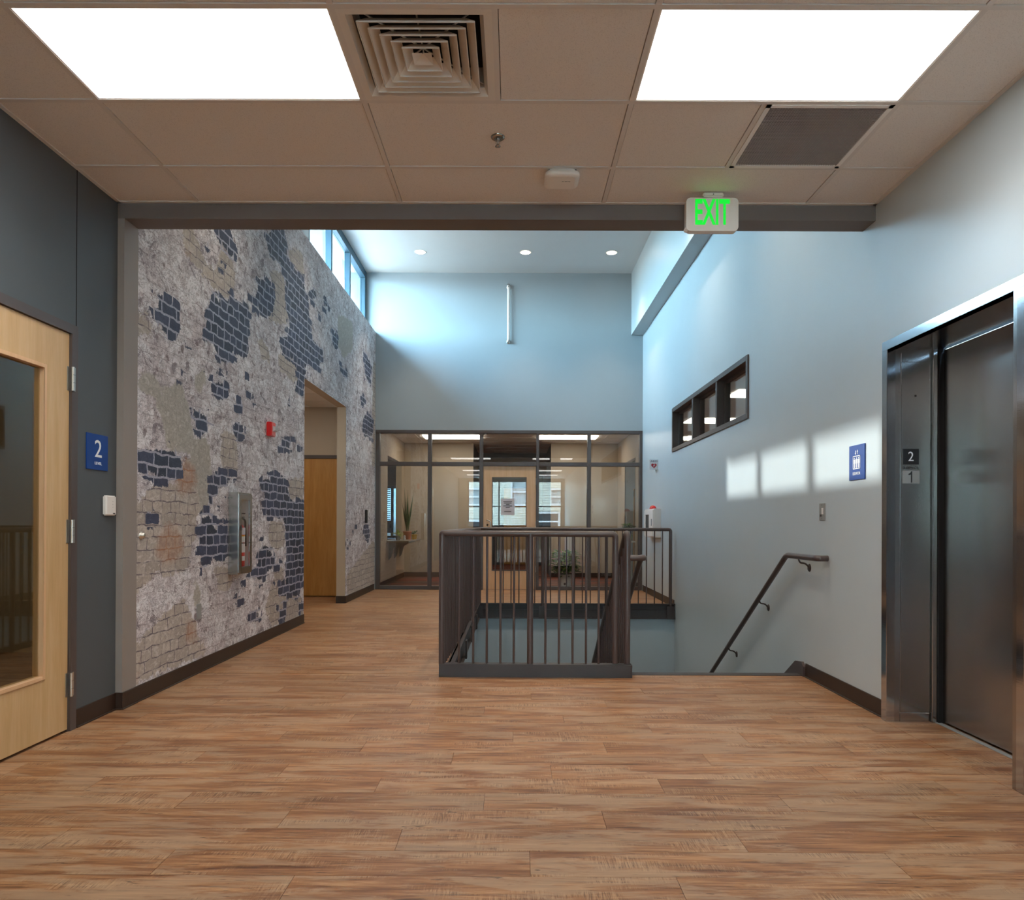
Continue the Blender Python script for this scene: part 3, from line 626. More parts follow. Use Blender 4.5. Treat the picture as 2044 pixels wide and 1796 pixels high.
st = thing('staircase', 'flight of stairs descending from the lobby floor edge', 'stairs', (1.5, WY0, 0), kind='structure')
part(MB().box(.885, RX-.02, WY0-.012, 5.478, -.03, .004).box(.885, RX-.02, 5.466, 5.478, -.178, 0), 'nosing', 'rail_dark', st)
for i in range(8):
    y = 5.478+i*.28; z = -.178*(i+1)
    part(MB().box(.885, RX-.02, y-.02, y+.28, z-.03, z).box(.885, RX-.02, y+.262, y+.274, z-.178, z-.03), 'step', 'tread', st)
part(MB().prism([(5.36, 0), (5.36, .075), (5.40, .105), (5.52, .09), (8.0, -1.49), (8.0, -1.6), (7.8, -1.6), (5.40, -.18)], 'X', RX-.02, RX-.0005), 'stringer', 'rail', st)

# baseboards
def bboard(name, mb, label): return struct(name, mb, 'base', label, 'baseboard', .002)
bboard('baseboard_left', MB().box(LA, LA+.008, 3.945, FY-.001, 0, .1016).box(LA, LA+.016, 3.945, FY-.001, 0, .008), 'dark rubber baseboard on the grey wall between door and pier')
bboard('baseboard_left', MB().box(LA+.001, -2.355, FY-.008, FY, 0, .1016).box(-2.355, -2.347, FY-.008, FYB+.02, 0, .1016).box(-2.355, -2.340, FY-.012, FYB+.02, 0, .008).box(LA, -2.347, FY-.014, FY, 0, .008), 'dark rubber baseboard wrapping the taupe pier')
bboard('baseboard_left', MB().box(LB, LB+.008, FYB+.02, 8.10, 0, .1016).box(LB, LB+.016, FYB+.02, 8.10, 0, .008), 'long dark rubber baseboard under the brick mural')
bboard('baseboard_left', MB().box(LB, LB+.008, 10.10, SY-.08, 0, .1016).box(LB-.13, LB+.008, 10.092, 10.10, 0, .1016), 'short dark baseboard under the mural beyond the side passage')
bboard('baseboard_right', MB().box(RX-.008, RX, 4.215, 5.355, 0, .1016).box(RX-.016, RX, 4.215, 5.355, 0, .008), 'dark rubber baseboard between the elevator and the stairs')
bboard('baseboard_right', MB().box(RX-.008, RX, WY1+.005, SY-.08, .0, .1016), 'dark baseboard on the right wall beyond the stairwell')
bboard('baseboard_right', MB().box(RX-.008, RX, 1.0, 3.02, 0, .1016).box(RX-.016, RX, 1.0, 3.02, 0, .008), 'dark baseboard at the near side of the elevator')

# side passage with maple door
struct('wall_passage', MB().walls('Y', 10.98, 11.10, -4.6, LB-.127, 0, 3.0, [(-3.62, -2.53, -1, 2.15)]).box(-4.7, -4.6, 6.9, 11.1, 0, 3).box(-4.7, LB-.127, 6.8, 6.9, 0, 3), 'wall_beige', 'beige walls of the side passage through the mural wall', 'wall')
ce2 = struct('ceiling', MB().box(-4.7, LB-.127, 6.8, 11.1, 2.90, 3.05), 'void', 'tiled ceiling of the side passage', 'ceiling')
for i in range(4):
    for j in range(7):
        part(B(-2.49-.6*(i+1)+.006, -2.49-.6*i-.006, 10.97-.6*(j+1)+.006, 10.97-.6*j-.006, 2.878, 2.89), 'ceiling_tile', 'tile', ce2)
part(MB().box(-4.6, LB-.13, 6.9, 10.98, 2.882, 2.892), 'grid_bar', 'grid', ce2)
d3 = thing('door_3', 'golden maple flush door in the side passage', 'door', (-3.05, 11.0, 0), kind='structure')
part(MB().box(-3.62, -3.57, 10.965, 11.05, 0, 2.15).box(-2.58, -2.53, 10.965, 11.05, 0, 2.15).box(-3.62, -2.53, 10.965, 11.05, 2.10, 2.15), 'frame', 'frame', d3)
part(B(-3.57, -2.58, 10.985, 11.03, .012, 2.098), 'leaf', 'maple_gold', d3)
part(T(bend([(-3.50, 10.985, 1.02), (-3.50, 10.94, 1.02), (-3.38, 10.94, 1.02)], .02), .01), 'handle', 'chrome', d3)
part(B(-3.62, -2.53, 11.03, 11.06, 0, 2.12), 'door_stop', 'void', d3)
l3 = thing('ceiling_light', 'square light panel in the side passage ceiling', 'ceiling light', (-3.4, 9.3, 2.876))
part(B(-3.7, -3.1, 9.0, 9.6, 2.868, 2.877), 'diffuser', 'panel_room', l3)

# glazed maple door on the left
d2 = thing('door_2', 'maple door with a full glass lite at the left edge', 'door', (LA, 3.4, 0), kind='structure')
part(MB().walls('X', LA-.13, LA+.012, 2.90, 3.937, 0, 2.19, [(2.95, 3.884, -1, 2.14)]), 'frame', 'frame', d2)
Lf = LA-.002
part(MB().walls('X', Lf-.044, Lf, 2.955, 3.880, .012, 2.137, [(3.16, 3.685, .325, 1.925)]), 'leaf', 'maple', d2)
def ringX(x0, x1, a, b, c, d, t): return MB().walls('X', x0, x1, a, b, c, d, [(a+t, b-t, c+t, d-t)])
part(ringX(Lf-.05, Lf+.006, 3.155, 3.690, .320, 1.930, .020), 'glazing_bead', 'maple_pale', d2, .002)
part(B(Lf-.026, Lf-.020, 3.17, 3.675, .335, 1.915), 'glass', 'pane_door', d2)
for za, zb in ((1.832, 1.96), (1.013, 1.138), (.188, .314)):
    h = part(T([(LA+.018, 3.884, za), (LA+.018, 3.884, zb)], .008, 12), 'hinge', 'chrome', d2)
    part(MB().box(LA+.012, LA+.0145, 3.884, 3.91, za, zb).box(Lf, Lf+.0025, 3.86, 3.884, za, zb), 'hinge_leaf', 'chrome', h)
    part(MB().box(LA+.010, LA+.0265, 3.877, 3.891, za+(zb-za)*.33, za+(zb-za)*.34).box(LA+.010, LA+.0265, 3.877, 3.891, za+(zb-za)*.66, za+(zb-za)*.67), 'knuckle', 'rail_dark', h)
struct('wall_side_room', MB().box(-6.2, LA-.13, 6.2, 6.3, 0, 3).box(-6.2, -6.1, .4, 6.3, 0, 3).box(-6.2, LA-.13, .3, .4, 0, 3), 'wall_beige', 'beige walls of the room behind the glazed maple door', 'wall')
struct('floor', MB().box(-6.2, -2.6, .3, 6.3, -.2, 0), 'floor', 'plank floor of the room behind the glazed maple door', 'floor')
struct('ceiling', MB().box(-6.2, LA-.13, .3, 6.3, 2.9, 3.0), 'white_ceiling', 'ceiling of the room behind the glazed maple door', 'ceiling')
l4 = thing('ceiling_light', 'light panel in the room behind the glazed maple door', 'ceiling light', (-4.4, 3.2, 2.9))
part(B(-4.7, -4.1, 2.9, 3.5, 2.885, 2.9), 'diffuser', 'panel_room', l4)

# interior window on the right wall
w3 = thing('window_3', 'brown framed three-pane interior window high on the right wall', 'window', (RX, 8.28, 2.1), kind='structure')
part(ringX(RX-.015, RX+.134, 6.68, 9.89, 2.11, 2.70, .05), 'frame', 'frame', w3, .003)
for y in (7.70, 8.74): part(B(RX-.012, RX+.134, y, y+.055, 2.16, 2.65), 'mullion', 'frame', w3, .003)
for a, b in ((6.73, 7.70), (7.755, 8.74), (8.795, 9.84)):
    p = part(ringX(RX+.07, RX+.11, a, b, 2.16, 2.65, .028), 'sash', 'frame', w3)
    part(B(RX+.088, RX+.094, a+.028, b-.028, 2.188, 2.622), 'pane', 'pane', p)
struct('wall_right_room', MB().box(6.0, 6.1, 4.9, 19.1, 0, 3.1).box(RX+.134, 6.1, 4.8, 4.9, 0, 3.1).box(RX+.134, 6.1, 19.0, 19.1, 0, 3.1).box(RX+.14, RX+.25, SY+3.1, 19.1, 0, 3.1), 'wall_beige', 'beige walls of the office beyond the interior window', 'wall')
struct('ceiling', MB().box(RX+.134, 6.1, 4.8, 19.1, 3.05, 3.15), 'tile', 'tiled ceiling of the office beyond the interior window', 'ceiling')
struct('floor', MB().box(RX+.134, 6.1, 4.8, 19.1, -.2, 0), 'carpet', 'carpet of the office beyond the interior window', 'floor')
for y, nm in ((10.6, 'nearest'), (13.4, 'middle'), (16.2, 'farthest')):
    l = thing('ceiling_light', '%s of three light panels seen through the interior window' % nm, 'ceiling light', (3.8, y, 3.05), group='office light panels beyond the interior window')
    part(B(3.2, 4.4, y-.3, y+.3, 3.035, 3.049), 'diffuser', 'panel_room', l)

# glazed partition (storefront)
SB = SY+.10
w4 = thing('window_4', 'dark framed glazed partition below the tall far wall', 'glazed partition', (-.09, SY, 0), kind='structure')
XS = [(-2.349, -2.277), (-1.466, -1.401), (-.591, -.528), (.371, .418), (1.235, 1.296), (2.116, RX)]
part(MB().box(-2.349, RX, SY-.005, SB, 2.646, 2.70), 'head_rail', 'frame', w4, .003)
for a, b in XS: part(B(a, b, SY-.004, SB, 0, 2.646), 'mullion', 'frame', w4, .003)
for i in range(5):
    a, b = XS[i][1], XS[i+1][0]
    part(B(a, b, SY-.002, SB, 2.095, 2.162), 'transom', 'frame', w4, .003)
    part(B(a, b, SY+.045, SY+.051, 2.162, 2.646), 'pane', 'pane_store', w4)
    if i != 2:
        part(B(a, b, SY-.002, SB, 0, .063), 'sill_rail', 'frame', w4, .003)
        part(B(a, b, SY+.045, SY+.051, .063, 2.095), 'pane', 'pane_store', w4)
d1 = thing('door_1', 'pale maple door with a large glass lite in the glazed partition', 'door', (-.08, SY, 0), kind='structure')
part(MB().walls('Y', SY+.02, SY+.064, -.524, .367, .012, 2.092, [(-.37, .20, .332, 1.90)]), 'leaf', 'maple_pale', d1)
part(MB().walls('Y', SY+.014, SY+.07, -.378, .208, .324, 1.908, [(-.366, .196, .336, 1.896)]), 'glazing_bead', 'frame', d1)
part(B(-.37, .20, SY+.045, SY+.05, .332, 1.90), 'glass', 'pane_store', d1)
part(T(bend([(-.46, SY+.02, 1.18), (-.46, SY-.04, 1.18), (-.40, SY-.045, 1.16), (-.40, SY-.045, .93), (-.46, SY-.04, .90), (-.46, SY+.02, .90)], .03), .009), 'pull_handle', 'chrome', d1)
part(MB().lathe([(.0, 0), (.018, 0), (.018, .012), (.0, .014)], (-.455, SY+.02, 1.10), 'Y', 16).lathe([(.0, -.014), (.018, -.012), (.018, 0), (.0, 0)], (-.455, SY+.02, 1.05), 'Y', 16), 'lock_cylinder', 'chrome', d1)
for z in (.3, 1.05, 1.78): part(T([(.369, SY+.01, z), (.369, SY+.01, z+.11)], .009), 'hinge', 'chrome', d1)
pn = tag(B(-.225, .005, SY+.040, SY+.0415, 1.265, 1.545).build('paper_notice', 'paper'), 'white printed notice taped inside the glass of the far door', 'notice')
rn = random.Random(3)
for i, z in enumerate((1.49, 1.465, 1.44, 1.415, 1.39, 1.32)):
    ww = (.15, .13, .06, .15, .07, .12)[i]
    part(B(-.11-ww/2, -.11+ww/2, SY+.0385, SY+.0398, z, z+.010), 'print_line', 'ink', pn)

# room behind the partition
RB = 15.1
struct('floor', MB().box(-2.6, 2.35, 12.36, 20.2, -.2, 0), 'carpet', 'red and brown striped carpet behind the glazed partition', 'floor')
ce3 = struct('ceiling', MB().box(-2.6, 2.35, SY+.15, 20.2, 2.80, 2.95), 'tile', 'tiled ceiling behind the glazed partition', 'ceiling')
for x in (-1.89, -.67, .55, 1.77): part(B(x-.012, x+.012, SY+.15, 20, 2.794, 2.80), 'grid_bar', 'grid', ce3)
for j in range(12): part(B(-2.3, RX, 12.9+.61*j, 12.924+.61*j, 2.794, 2.80), 'grid_bar', 'grid', ce3)
struct('wall_left', MB().walls('X', -2.42, -2.30, SY+.101, RB, 0, 2.85, [(13.1, 14.75, .80, 2.35)]), 'wall_beige', 'beige side wall with a pass-through behind the glazed partition', 'wall')
struct('wall_right', MB().walls('X', RX-.006, RX-.001, SY+.101, RB, 0, 2.8, [(12.9, 14.1, -1, 2.31)]), 'wall_beige', 'beige right side wall behind the glazed partition', 'wall')
struct('wall_back', MB().box(-2.42, -.86, RB, RB+.12, 0, 2.85).box(.765, RX+.1, RB, RB+.12, 0, 2.85), 'wall_beige', 'beige rear wall behind the glazed partition', 'wall')
struct('wall_corridor', MB().box(-.98, -.86, RB+.12, 20, 0, 2.85).box(.765, .88, RB+.12, 20, 0, 2.85).walls('Y', 19.6, 19.7, -.86, .765, 0, 2.85, [(-.30, .62, -1, 2.1)]).box(-.98, .88, 19.72, 19.85, -.1, 2.9).box(-.86, .765, 17.2, 17.3, 2.25, 2.8), 'wall_grey', 'grey corridor walls beyond the glazed partition with an added light stop', 'wall')  # unseen sheet behind the end door is added to block leaking light
bboard('baseboard_back', MB().box(-2.30, -.86, RB-.01, RB, 0, .1).box(.765, RX, RB-.01, RB, 0, .1).box(-2.30, -2.29, SY+.11, RB, 0, .1).box(RX-.016, RX-.006, SY+.11, 12.88, 0, .1).box(RX-.016, RX-.006, 14.12, RB, 0, .1), 'dark baseboard in the room behind the glazed partition')
d4 = thing('door_4', 'golden wood door at the end of the corridor behind the partition', 'door', (.16, 19.6, 0), kind='structure')
part(B(-.28, .60, 19.58, 19.63, .01, 2.08), 'leaf', 'maple_gold', d4)
part(MB().box(-.32, -.28, 19.56, 19.66, 0, 2.12).box(.60, .64, 19.56, 19.66, 0, 2.12).box(-.32, .64, 19.56, 19.66, 2.08, 2.12), 'frame', 'frame', d4)
d5 = thing('door_5', 'dark doorway with a maple door edge on the right behind the partition', 'door', (RX, 13.5, 0), kind='structure')
part(MB().box(RX-.012, RX+.002, 12.9, 12.95, 0, 2.31).box(RX-.012, RX+.002, 14.05, 14.1, 0, 2.31).box(RX-.012, RX+.002, 12.9, 14.1, 2.26, 2.31), 'frame', 'frame', d5)
part(B(RX-.004, RX+.0, 12.95, 14.05, .01, 2.26), 'leaf', 'wall_grey', d5)
part(B(RX-.03, RX-.013, 12.92, 12.945, .01, 1.75), 'door_edge', 'maple_gold', d5)
part(B(RX-.034, RX-.03, 12.91, 12.955, 1.62, 1.72), 'hinge', 'black_plastic', d5)
lc = thing('ceiling_light', 'added light panel brightening the corridor beyond the partition', 'ceiling light', (0, 18.4, 2.79))  # no known lamp here; added to brighten the corridor and its end door
part(B(-.3, .3, 18.1, 18.7, 2.783, 2.793), 'diffuser', 'panel_room', lc)
# neighbouring office seen through the pass-through
struct('wall_office', MB().box(-6, -5.9, 12.4, 18.2, 0, 2.9).box(-6, -2.42, 12.32, 12.42, 0, 2.9).walls('Y', 18.1, 18.25, -6, -2.3, 0, 2.9, [(-3.55, -2.75, .75, 2.05)]).box(-2.42, -2.30, RB, 18.2, 0, 2.9), 'wall_beige', 'beige walls of the office beyond the pass-through', 'wall')
struct('floor', MB().box(-6, -2.6, 12.36, 18.2, -.2, 0), 'carpet', 'carpet of the office beyond the pass-through', 'floor')
struct('ceiling', MB().box(-6, -2.42, 12.3, 18.2, 2.8, 2.95), 'white_ceiling', 'ceiling of the office beyond the pass-through', 'ceiling')
w5 = thing('window_5', 'narrow bright window seen through the pass-through', 'window', (-3.1, 18.15, .75), kind='structure')
part(MB().box(-3.55, -3.50, 18.08, 18.2, .75, 2.05).box(-2.80, -2.75, 18.08, 18.2, .75, 2.05).box(-3.55, -2.75, 18.08, 18.2, 1.99, 2.05).box(-3.55, -2.75, 18.08, 18.2, .75, .80), 'frame', 'frame', w5)
part(B(-3.09, -3.03, 18.08, 18.2, .8, 1.99), 'mullion', 'frame', w5)
part(B(-3.50, -2.80, 18.12, 18.125, .8, 1.99), 'pane', glassmat('tinted_glass', (.14, .17, .19, 1)), w5)

# exterior seen in reflections
gr = struct('ground', MB().box(-30, 30, -40, YR-.2, -.3, -.1), 'concrete', 'grey ground outside behind the camera', 'ground')
bl = thing('building', 'cream clapboard building outside behind the camera seen in reflections', 'building', (0, -15, -.1))
BW = [(-2.7, -1.85, 2.17, 2.95), (-.1, .75, 2.17, 3.5), (2.05, 2.6, 2.2, 2.95), (1.3, 2.4, .8, 1.65), (-2.7, -1.6, .5, 1.2)]
part(MB().walls('Y', -15.3, -15.0, -9, 2.9, -.1, 7.0, BW), 'wall', plain('siding_shadow_backing', rgb(150, 146, 134), .8), bl)  # darker grey stands in for the shadow lines between the boards
sd = MB()
for i in range(49):
    z = i*.14; za, zb = z, z+.118
    if 1.75 < z < 2.05: zb = z+.14
    cuts = sorted((a, b_) for a, b_, c_, d_ in BW if za < d_+.1 and zb > c_-.1)
    x = -9
    for a, b_ in cuts:
        if a > x: sd.box(x, a, -15.0, -14.97, za, zb)
        x = max(x, b_)
    sd.box(x, 2.9, -15.0, -14.97, za, zb)
so_ = part(sd, 'siding', 'clad', bl); so_['kind'] = 'stuff'
for (a, b_, c, d) in BW:
    f = part(MB().walls('Y', -15.02, -14.9, a-.1, b_+.1, c-.1, d+.1, [(a, b_, c, d)]).box(a, b_, -15.0, -14.95, (c+d)/2-.04, (c+d)/2+.04), 'window', 'clad_white', bl)
    part(B(a, b_, -15.1, -15.08, c, d), 'pane', 'grey_plate' if d > 2 else 'black_plastic', f)
br = thing('building', 'brick building corner outside at the side of the cream one', 'building', (7, -13, -.1))
part(B(3.0, 12, -14.9, -10, -.1, 5.2), 'wall', plain('exterior_brick', rgb(150, 112, 92), .8, var=.3, vscale=12), br)
part(B(2.95, 12.2, -14.95, -9.8, 5.2, 5.5), 'cornice', 'clad_white', br)

# ================================================================ ELEVATOR
ev = thing('elevator', 'stainless steel elevator entrance with closed door in the right wall', 'elevator', (RX, 3.6, 0))
EX = 2.136
part(MB().box(EX, RX+.02, 3.03, 4.205, 2.134, 2.187), 'header_trim', 'steel_face', ev, .002)
part(MB().box(EX, RX+.02, 4.148, 4.205, 0, 2.134), 'jamb_trim', 'steel_face', ev, .002)
part(MB().box(EX, RX+.02, 3.03, 3.078, 0, 2.134), 'jamb_trim', 'steel_face', ev, .002)
part(MB().box(EX+.001, 2.213, 4.149, 4.19, 0, 2.134).box(2.213, 2.385, 4.153, 4.19, 0, 2.134), 'return_jamb', 'steel', ev)
hp = part(B(2.216, 2.383, 4.144, 4.155, .058, 2.058), 'hall_panel', 'steel', ev, .001)
part(B(2.216, 2.383, 4.146, 4.155, 2.064, 2.12), 'upper_panel', 'steel', ev, .001)
part(B(2.216, 2.383, 4.146, 4.155, 0.0, .052), 'lower_panel', 'steel', ev, .001)
part(MB().box(2.388, 2.416, 4.125, 4.19, 0, 2.134), 'strike_jamb', 'steel', ev, .002)
part(B(2.417, 2.46, 4.114, 4.19, 0, 2.134), 'gap', 'void', ev)
part(MB().box(EX+.001, 2.416, 3.031, 3.10, 0, 2.134), 'return_jamb', 'steel', ev)
part(MB().box(EX+.001, 2.44, 3.05, 4.19, 2.134, 2.17), 'soffit', 'steel', ev)
part(B(2.440, 2.47, 3.02, 4.112, .012, 2.126), 'door', 'steel_door', ev, .004)
part(B(2.47, 2.50, 2.9, 4.25, -.02, 2.2), 'shaft_face', 'void', ev)
part(MB().box(2.13, 2.60, 3.08, 4.15, -.02, .0015), 'threshold', 'floor', ev)
part(B(2.405, 2.437, 3.05, 4.14, .0, .004), 'sill', 'grey_plate', ev)
X_, Z_ = (1, 0, 0), (0, 0, 1)
p2 = part(B(2.226, 2.316, 4.1405, 4.1445, 1.474, 1.564), 'floor_plate', 'black_plastic', hp)
part(B(2.224, 2.320, 4.1415, 4.1445, 1.366, 1.440), 'number_plate', 'grey_plate', hp)
text('2', (2.270, 4.1405, 1.521), X_, Z_, .030, .054, 'sign_white', hp)
text('ELEVATOR', (2.272, 4.144, 1.4555), X_, Z_, .090, .013, 'black_plastic', hp)
one = [(-.001, -.032), (.006, -.032), (.006, .033), (.001, .033), (-.005, .024), (-.015, .018), (-.015, .011), (-.001, .014)]
part(MB().prism([(2.272+a, 1.403+b_) for a, b_ in one], 'Y', 4.1400, 4.1415), 'lettering', 'black_plastic', hp)
part(MB().lathe([(.006, 0), (.006, -.002)], (2.297, 4.1445, 1.868), 'Y', 12), 'key_hole', 'black_plastic', hp)

# ================================================================ GUARDRAILS
GYF, RT = 5.33, 1.052
gr = thing('guardrail', 'dark taupe steel guardrail wrapping the front, left and far edges of the stairwell', 'guardrail', (.12, GYF, 0))
R1 = .0225
GX0, GXB, GBY = -.531, -.463, 9.72
part(T(bend([(.747, GYF, .10), (.747, GYF, RT), (GX0, GYF, RT), (GXB, GBY, RT), (2.104, GBY, RT), (2.104, GBY, -.02)], .03, 5), R1, 12), 'top_rail', 'rail', gr)
part(T([(GX0, GYF, .09), (GX0, GYF, RT)], R1, 12), 'post', 'rail', gr)
part(T([(.121, GYF, .09), (.121, GYF, RT)], R1, 12), 'post', 'rail', gr)
for x in (GXB, .386, 1.242): part(T([(x, GBY, -.02), (x, GBY, RT)], .021, 12), 'post', 'rail', gr)
balx = [-.402, -.298, -.198, -.098, .001, .234, .334, .434, .533, .626]
for x in balx: part(T([(x, GYF, .09), (x, GYF, RT-.01)], .0085, 8, ), 'baluster', 'rail', gr)
def sx(y): return GX0+(GXB-GX0)*(y-GYF)/(GBY-GYF)
ly = [GYF+.11*i for i in range(1, 40)]
for i, y in enumerate(ly):
    if y > GBY-.05: break
    post = i % 8 == 7
    part(T([(sx(y), y, -.02 if post else .05), (sx(y), y, RT)], .021 if post else .0085, 8), 'post' if post else 'baluster', 'rail', gr)
P4 = (GXB, .386, 1.242, 2.104)
for a, b in zip(P4[:-1], P4[1:]):
    for k in range(1, 8):
        x = a+(b-a)*k/8; part(T([(x, GBY, .05), (x, GBY, RT)], .0080, 8), 'baluster', 'rail', gr)
part(MB().box(-.548, .868, 5.292, 5.302, 0.0, .092).box(-.548, .868, 5.292, 5.372, .084, .094).box(-.548, -.538, 5.292, 5.41, 0, .092).box(.858, .868, 5.292, 5.41, 0, .092), 'toe_plate', 'rail_dark', gr, .0015)

sg = thing('stair_guardrail', 'sloping steel guardrail with handrail going down beside the stairs', 'guardrail', (.845, 5.36, 0))
SLP = 7/11.
def sz(y, z0=1.052, y0=5.44): return z0-(y-y0)*SLP
part(T(bend([(.838, 5.345, .09), (.838, 5.345, RT+.005), (.842, 5.44, RT+.0), (.845, 7.9, sz(7.9))], .045, 6), .0235, 14), 'top_rail', 'rail', sg)
for i in range(21):
    y = 5.47+.11*i
    part(T([(.845, y, sz(y)-.92), (.845, y, sz(y))], .0085, 8), 'baluster', 'rail', sg)
for y in (6.45, 7.65): part(T([(.845, y, sz(y)-1.1), (.845, y, sz(y))], .021, 10), 'post', 'rail', sg)
part(MB().prism([(5.40, .08), (5.40, -.22), (8.0, -1.87+.02), (8.0, -1.56)], 'X', .835, .855), 'stringer', 'rail_dark', sg)
hr = part(T(bend([(.838, 5.352, .875), (.968, 5.352, .875), (.968, 5.50, .875), (.968, 7.9, .875-(7.9-5.50)*SLP)], .035, 6), .0215, 12), 'handrail', 'rail', sg)
for y in (6.3, 7.4):
    z = .875-(y-5.5)*SLP
    part(T(bend([(.968, y, z-.02), (.968, y, z-.06), (.85, y, z-.08)], .03), .007, 8), 'bracket', 'rail', sg)

wh = thing('wall_handrail', 'steel handrail on the right wall sloping down the stairs', 'handrail', (RX, 5.2, .9))
HX = RX-.08
part(T(bend([(RX-.004, 4.985, .895), (HX, 4.985, .895), (HX, 5.535, .893), (HX, 7.95, .893-(7.95-5.535)*SLP)], .05, 7), .021, 14), 'rail', 'rail', wh)
for y in (5.30, 6.15, 7.02, 7.85):
    z = .893-max(0, y-5.535)*SLP
    b_ = part(T(bend([(HX, y, z-.018), (HX+.01, y, z-.045), (HX+.05, y, z-.05), (RX-.006, y, z-.075)], .02), .0065, 8), 'bracket', 'rail_dark', wh)
    part(MB().lathe([(.0, -.008), (.026, -.006), (.030, 0)], (RX, y, z-.082), 'X', 18), 'wall_flange', 'rail_dark', b_)

# ================================================================ CEILING THINGS
side = {1: 'left', 3: 'right'}
for lr, nm in ((3.289, 'in view'), (3.289-8*TD, 'behind the camera'), (3.289-12*TD, 'near the rear window')):
    for i in (1, 3):
        x0, x1, y1, y0 = xs[i], xs[i+1], lr, lr-TD
        lab = 'large rectangular light panel in the ceiling, %s one %s' % (side[i], nm)
        l = thing('ceiling_light', lab, 'ceiling light', ((x0+x1)/2, (y0+y1)/2, CZ), group='rectangular ceiling light panels')
        part(MB().walls('X', 0, 1, 0, 1, 0, 1) if False else MB().box(x0+.012, x0+.018, y0+.012, y1-.012, CZ+.002, CZ+.04).box(x1-.018, x1-.012, y0+.012, y1-.012, CZ+.002, CZ+.04)
             .box(x0+.012, x1-.012, y0+.012, y0+.018, CZ+.002, CZ+.04).box(x0+.012, x1-.012, y1-.018, y1-.012, CZ+.002, CZ+.04), 'frame', 'white_metal', l)
        part(B(x0+.018, x1-.018, y0+.018, y1-.018, CZ+.006, CZ+.014), 'diffuser', 'panel', l)
        la = bpy.data.lights.new('panel_lamp', 'AREA'); la.shape = 'RECTANGLE'; la.size, la.size_y = x1-x0-.05, y1-y0-.05
        la.energy = PANEL_W; la.spread = math.radians(128); la.color = (1.0, .975, .95)
        lo = bpy.data.objects.new('panel_lamp', la); COL.objects.link(lo); lo.parent = l; lo.location = (0, 0, .004)

dv = thing('air_diffuser', 'square ceiling air diffuser with nested louvres between the light panels', 'air vent', (-.386, 2.984, CZ))
cxv, cyv, hs = -.386, 2.984, .293
def ring(mb, h0, z0, h1, z1):
    v = []
    for h, z in ((h0, z0), (h1, z1)): v += [(cxv-h, cyv-h, z), (cxv+h, cyv-h, z), (cxv+h, cyv+h, z), (cxv-h, cyv+h, z)]
    return mb.add(v, [(i, (i+1) % 4, 4+(i+1) % 4, 4+i) for i in range(4)])
mb = MB(); ring(mb, hs, CZ-.001, .262, CZ-.001); ring(mb, .262, CZ-.001, .245, CZ+.03); ring(mb, .245, CZ+.03, .245, CZ+.12)
o = part(mb, 'frame', 'vent', dv)
part(B(cxv-.25, cxv+.25, cyv-.25, cyv+.25, CZ+.12, CZ+.125), 'back_plate', 'void', dv)
for i in range(5):
    h = .228-.038*i; mb = MB()
    ring(mb, h, CZ+.000, h-.034, CZ+.034); ring(mb, h, CZ-.006, h, CZ); ring(mb, h-.003, CZ-.006, h-.003, CZ); ring(mb, h, CZ-.006, h-.003, CZ-.006); ring(mb, h-.001, CZ-.002, h-.036, CZ+.0335)
    o = part(mb, 'louvre', 'vent', dv)
mb = MB(); ring(mb, .040, CZ-.001, .002, CZ+.022); part(mb, 'centre_cone', 'vent', dv)
mb = MB()
for a, b in (((-.24, -.24), (.24, .24)), ((-.24, .24), (.24, -.24)), ((0, -.2), (0, .2))): mb.tube([(cxv+a[0], cyv+a[1], CZ+.045), (cxv+b[0], cyv+b[1], CZ+.045)], .0035, 6)
part(mb, 'support_rod', 'chrome', dv)

rg = thing('return_grille', 'white framed ceiling grille with fine dark slats right of the exit sign', 'air vent', (1.442, 3.594, CZ))
gx0, gx1, gy0, gy1 = 1.150, 1.734, 3.302, 3.887
part(MB().box(gx0, gx1, gy0, gy0+.022, CZ-.003, CZ+.012).box(gx0, gx1, gy1-.022, gy1, CZ-.003, CZ+.012).box(gx0, gx0+.022, gy0, gy1, CZ-.003, CZ+.012).box(gx1-.022, gx1, gy0, gy1, CZ-.003, CZ+.012), 'frame', 'white_metal', rg)
for i in range(42):
    y = gy0+.028+i*.0127
    v = MB().add([(gx0+.02, y, CZ+.000), (gx1-.02, y, CZ+.000), (gx1-.02, y+.006, CZ+.012), (gx0+.02, y+.006, CZ+.012)], [(0, 1, 2, 3)]).box(gx0+.02, gx1-.02, y-.0012, y+.0012, CZ-.0005, CZ+.001)
    part(v, 'slat', 'slat', rg)
mb = MB()
for i in range(44): mb.box(gx0+.022+i*.0125, gx0+.023+i*.0125, gy0+.02, gy1-.02, CZ+.001, CZ+.012)
o = part(mb, 'cross_bars', 'slat', rg); o['kind'] = 'stuff'
part(B(gx0, gx1, gy0, gy1, CZ+.03, CZ+.035), 'back_plate', 'void', rg)

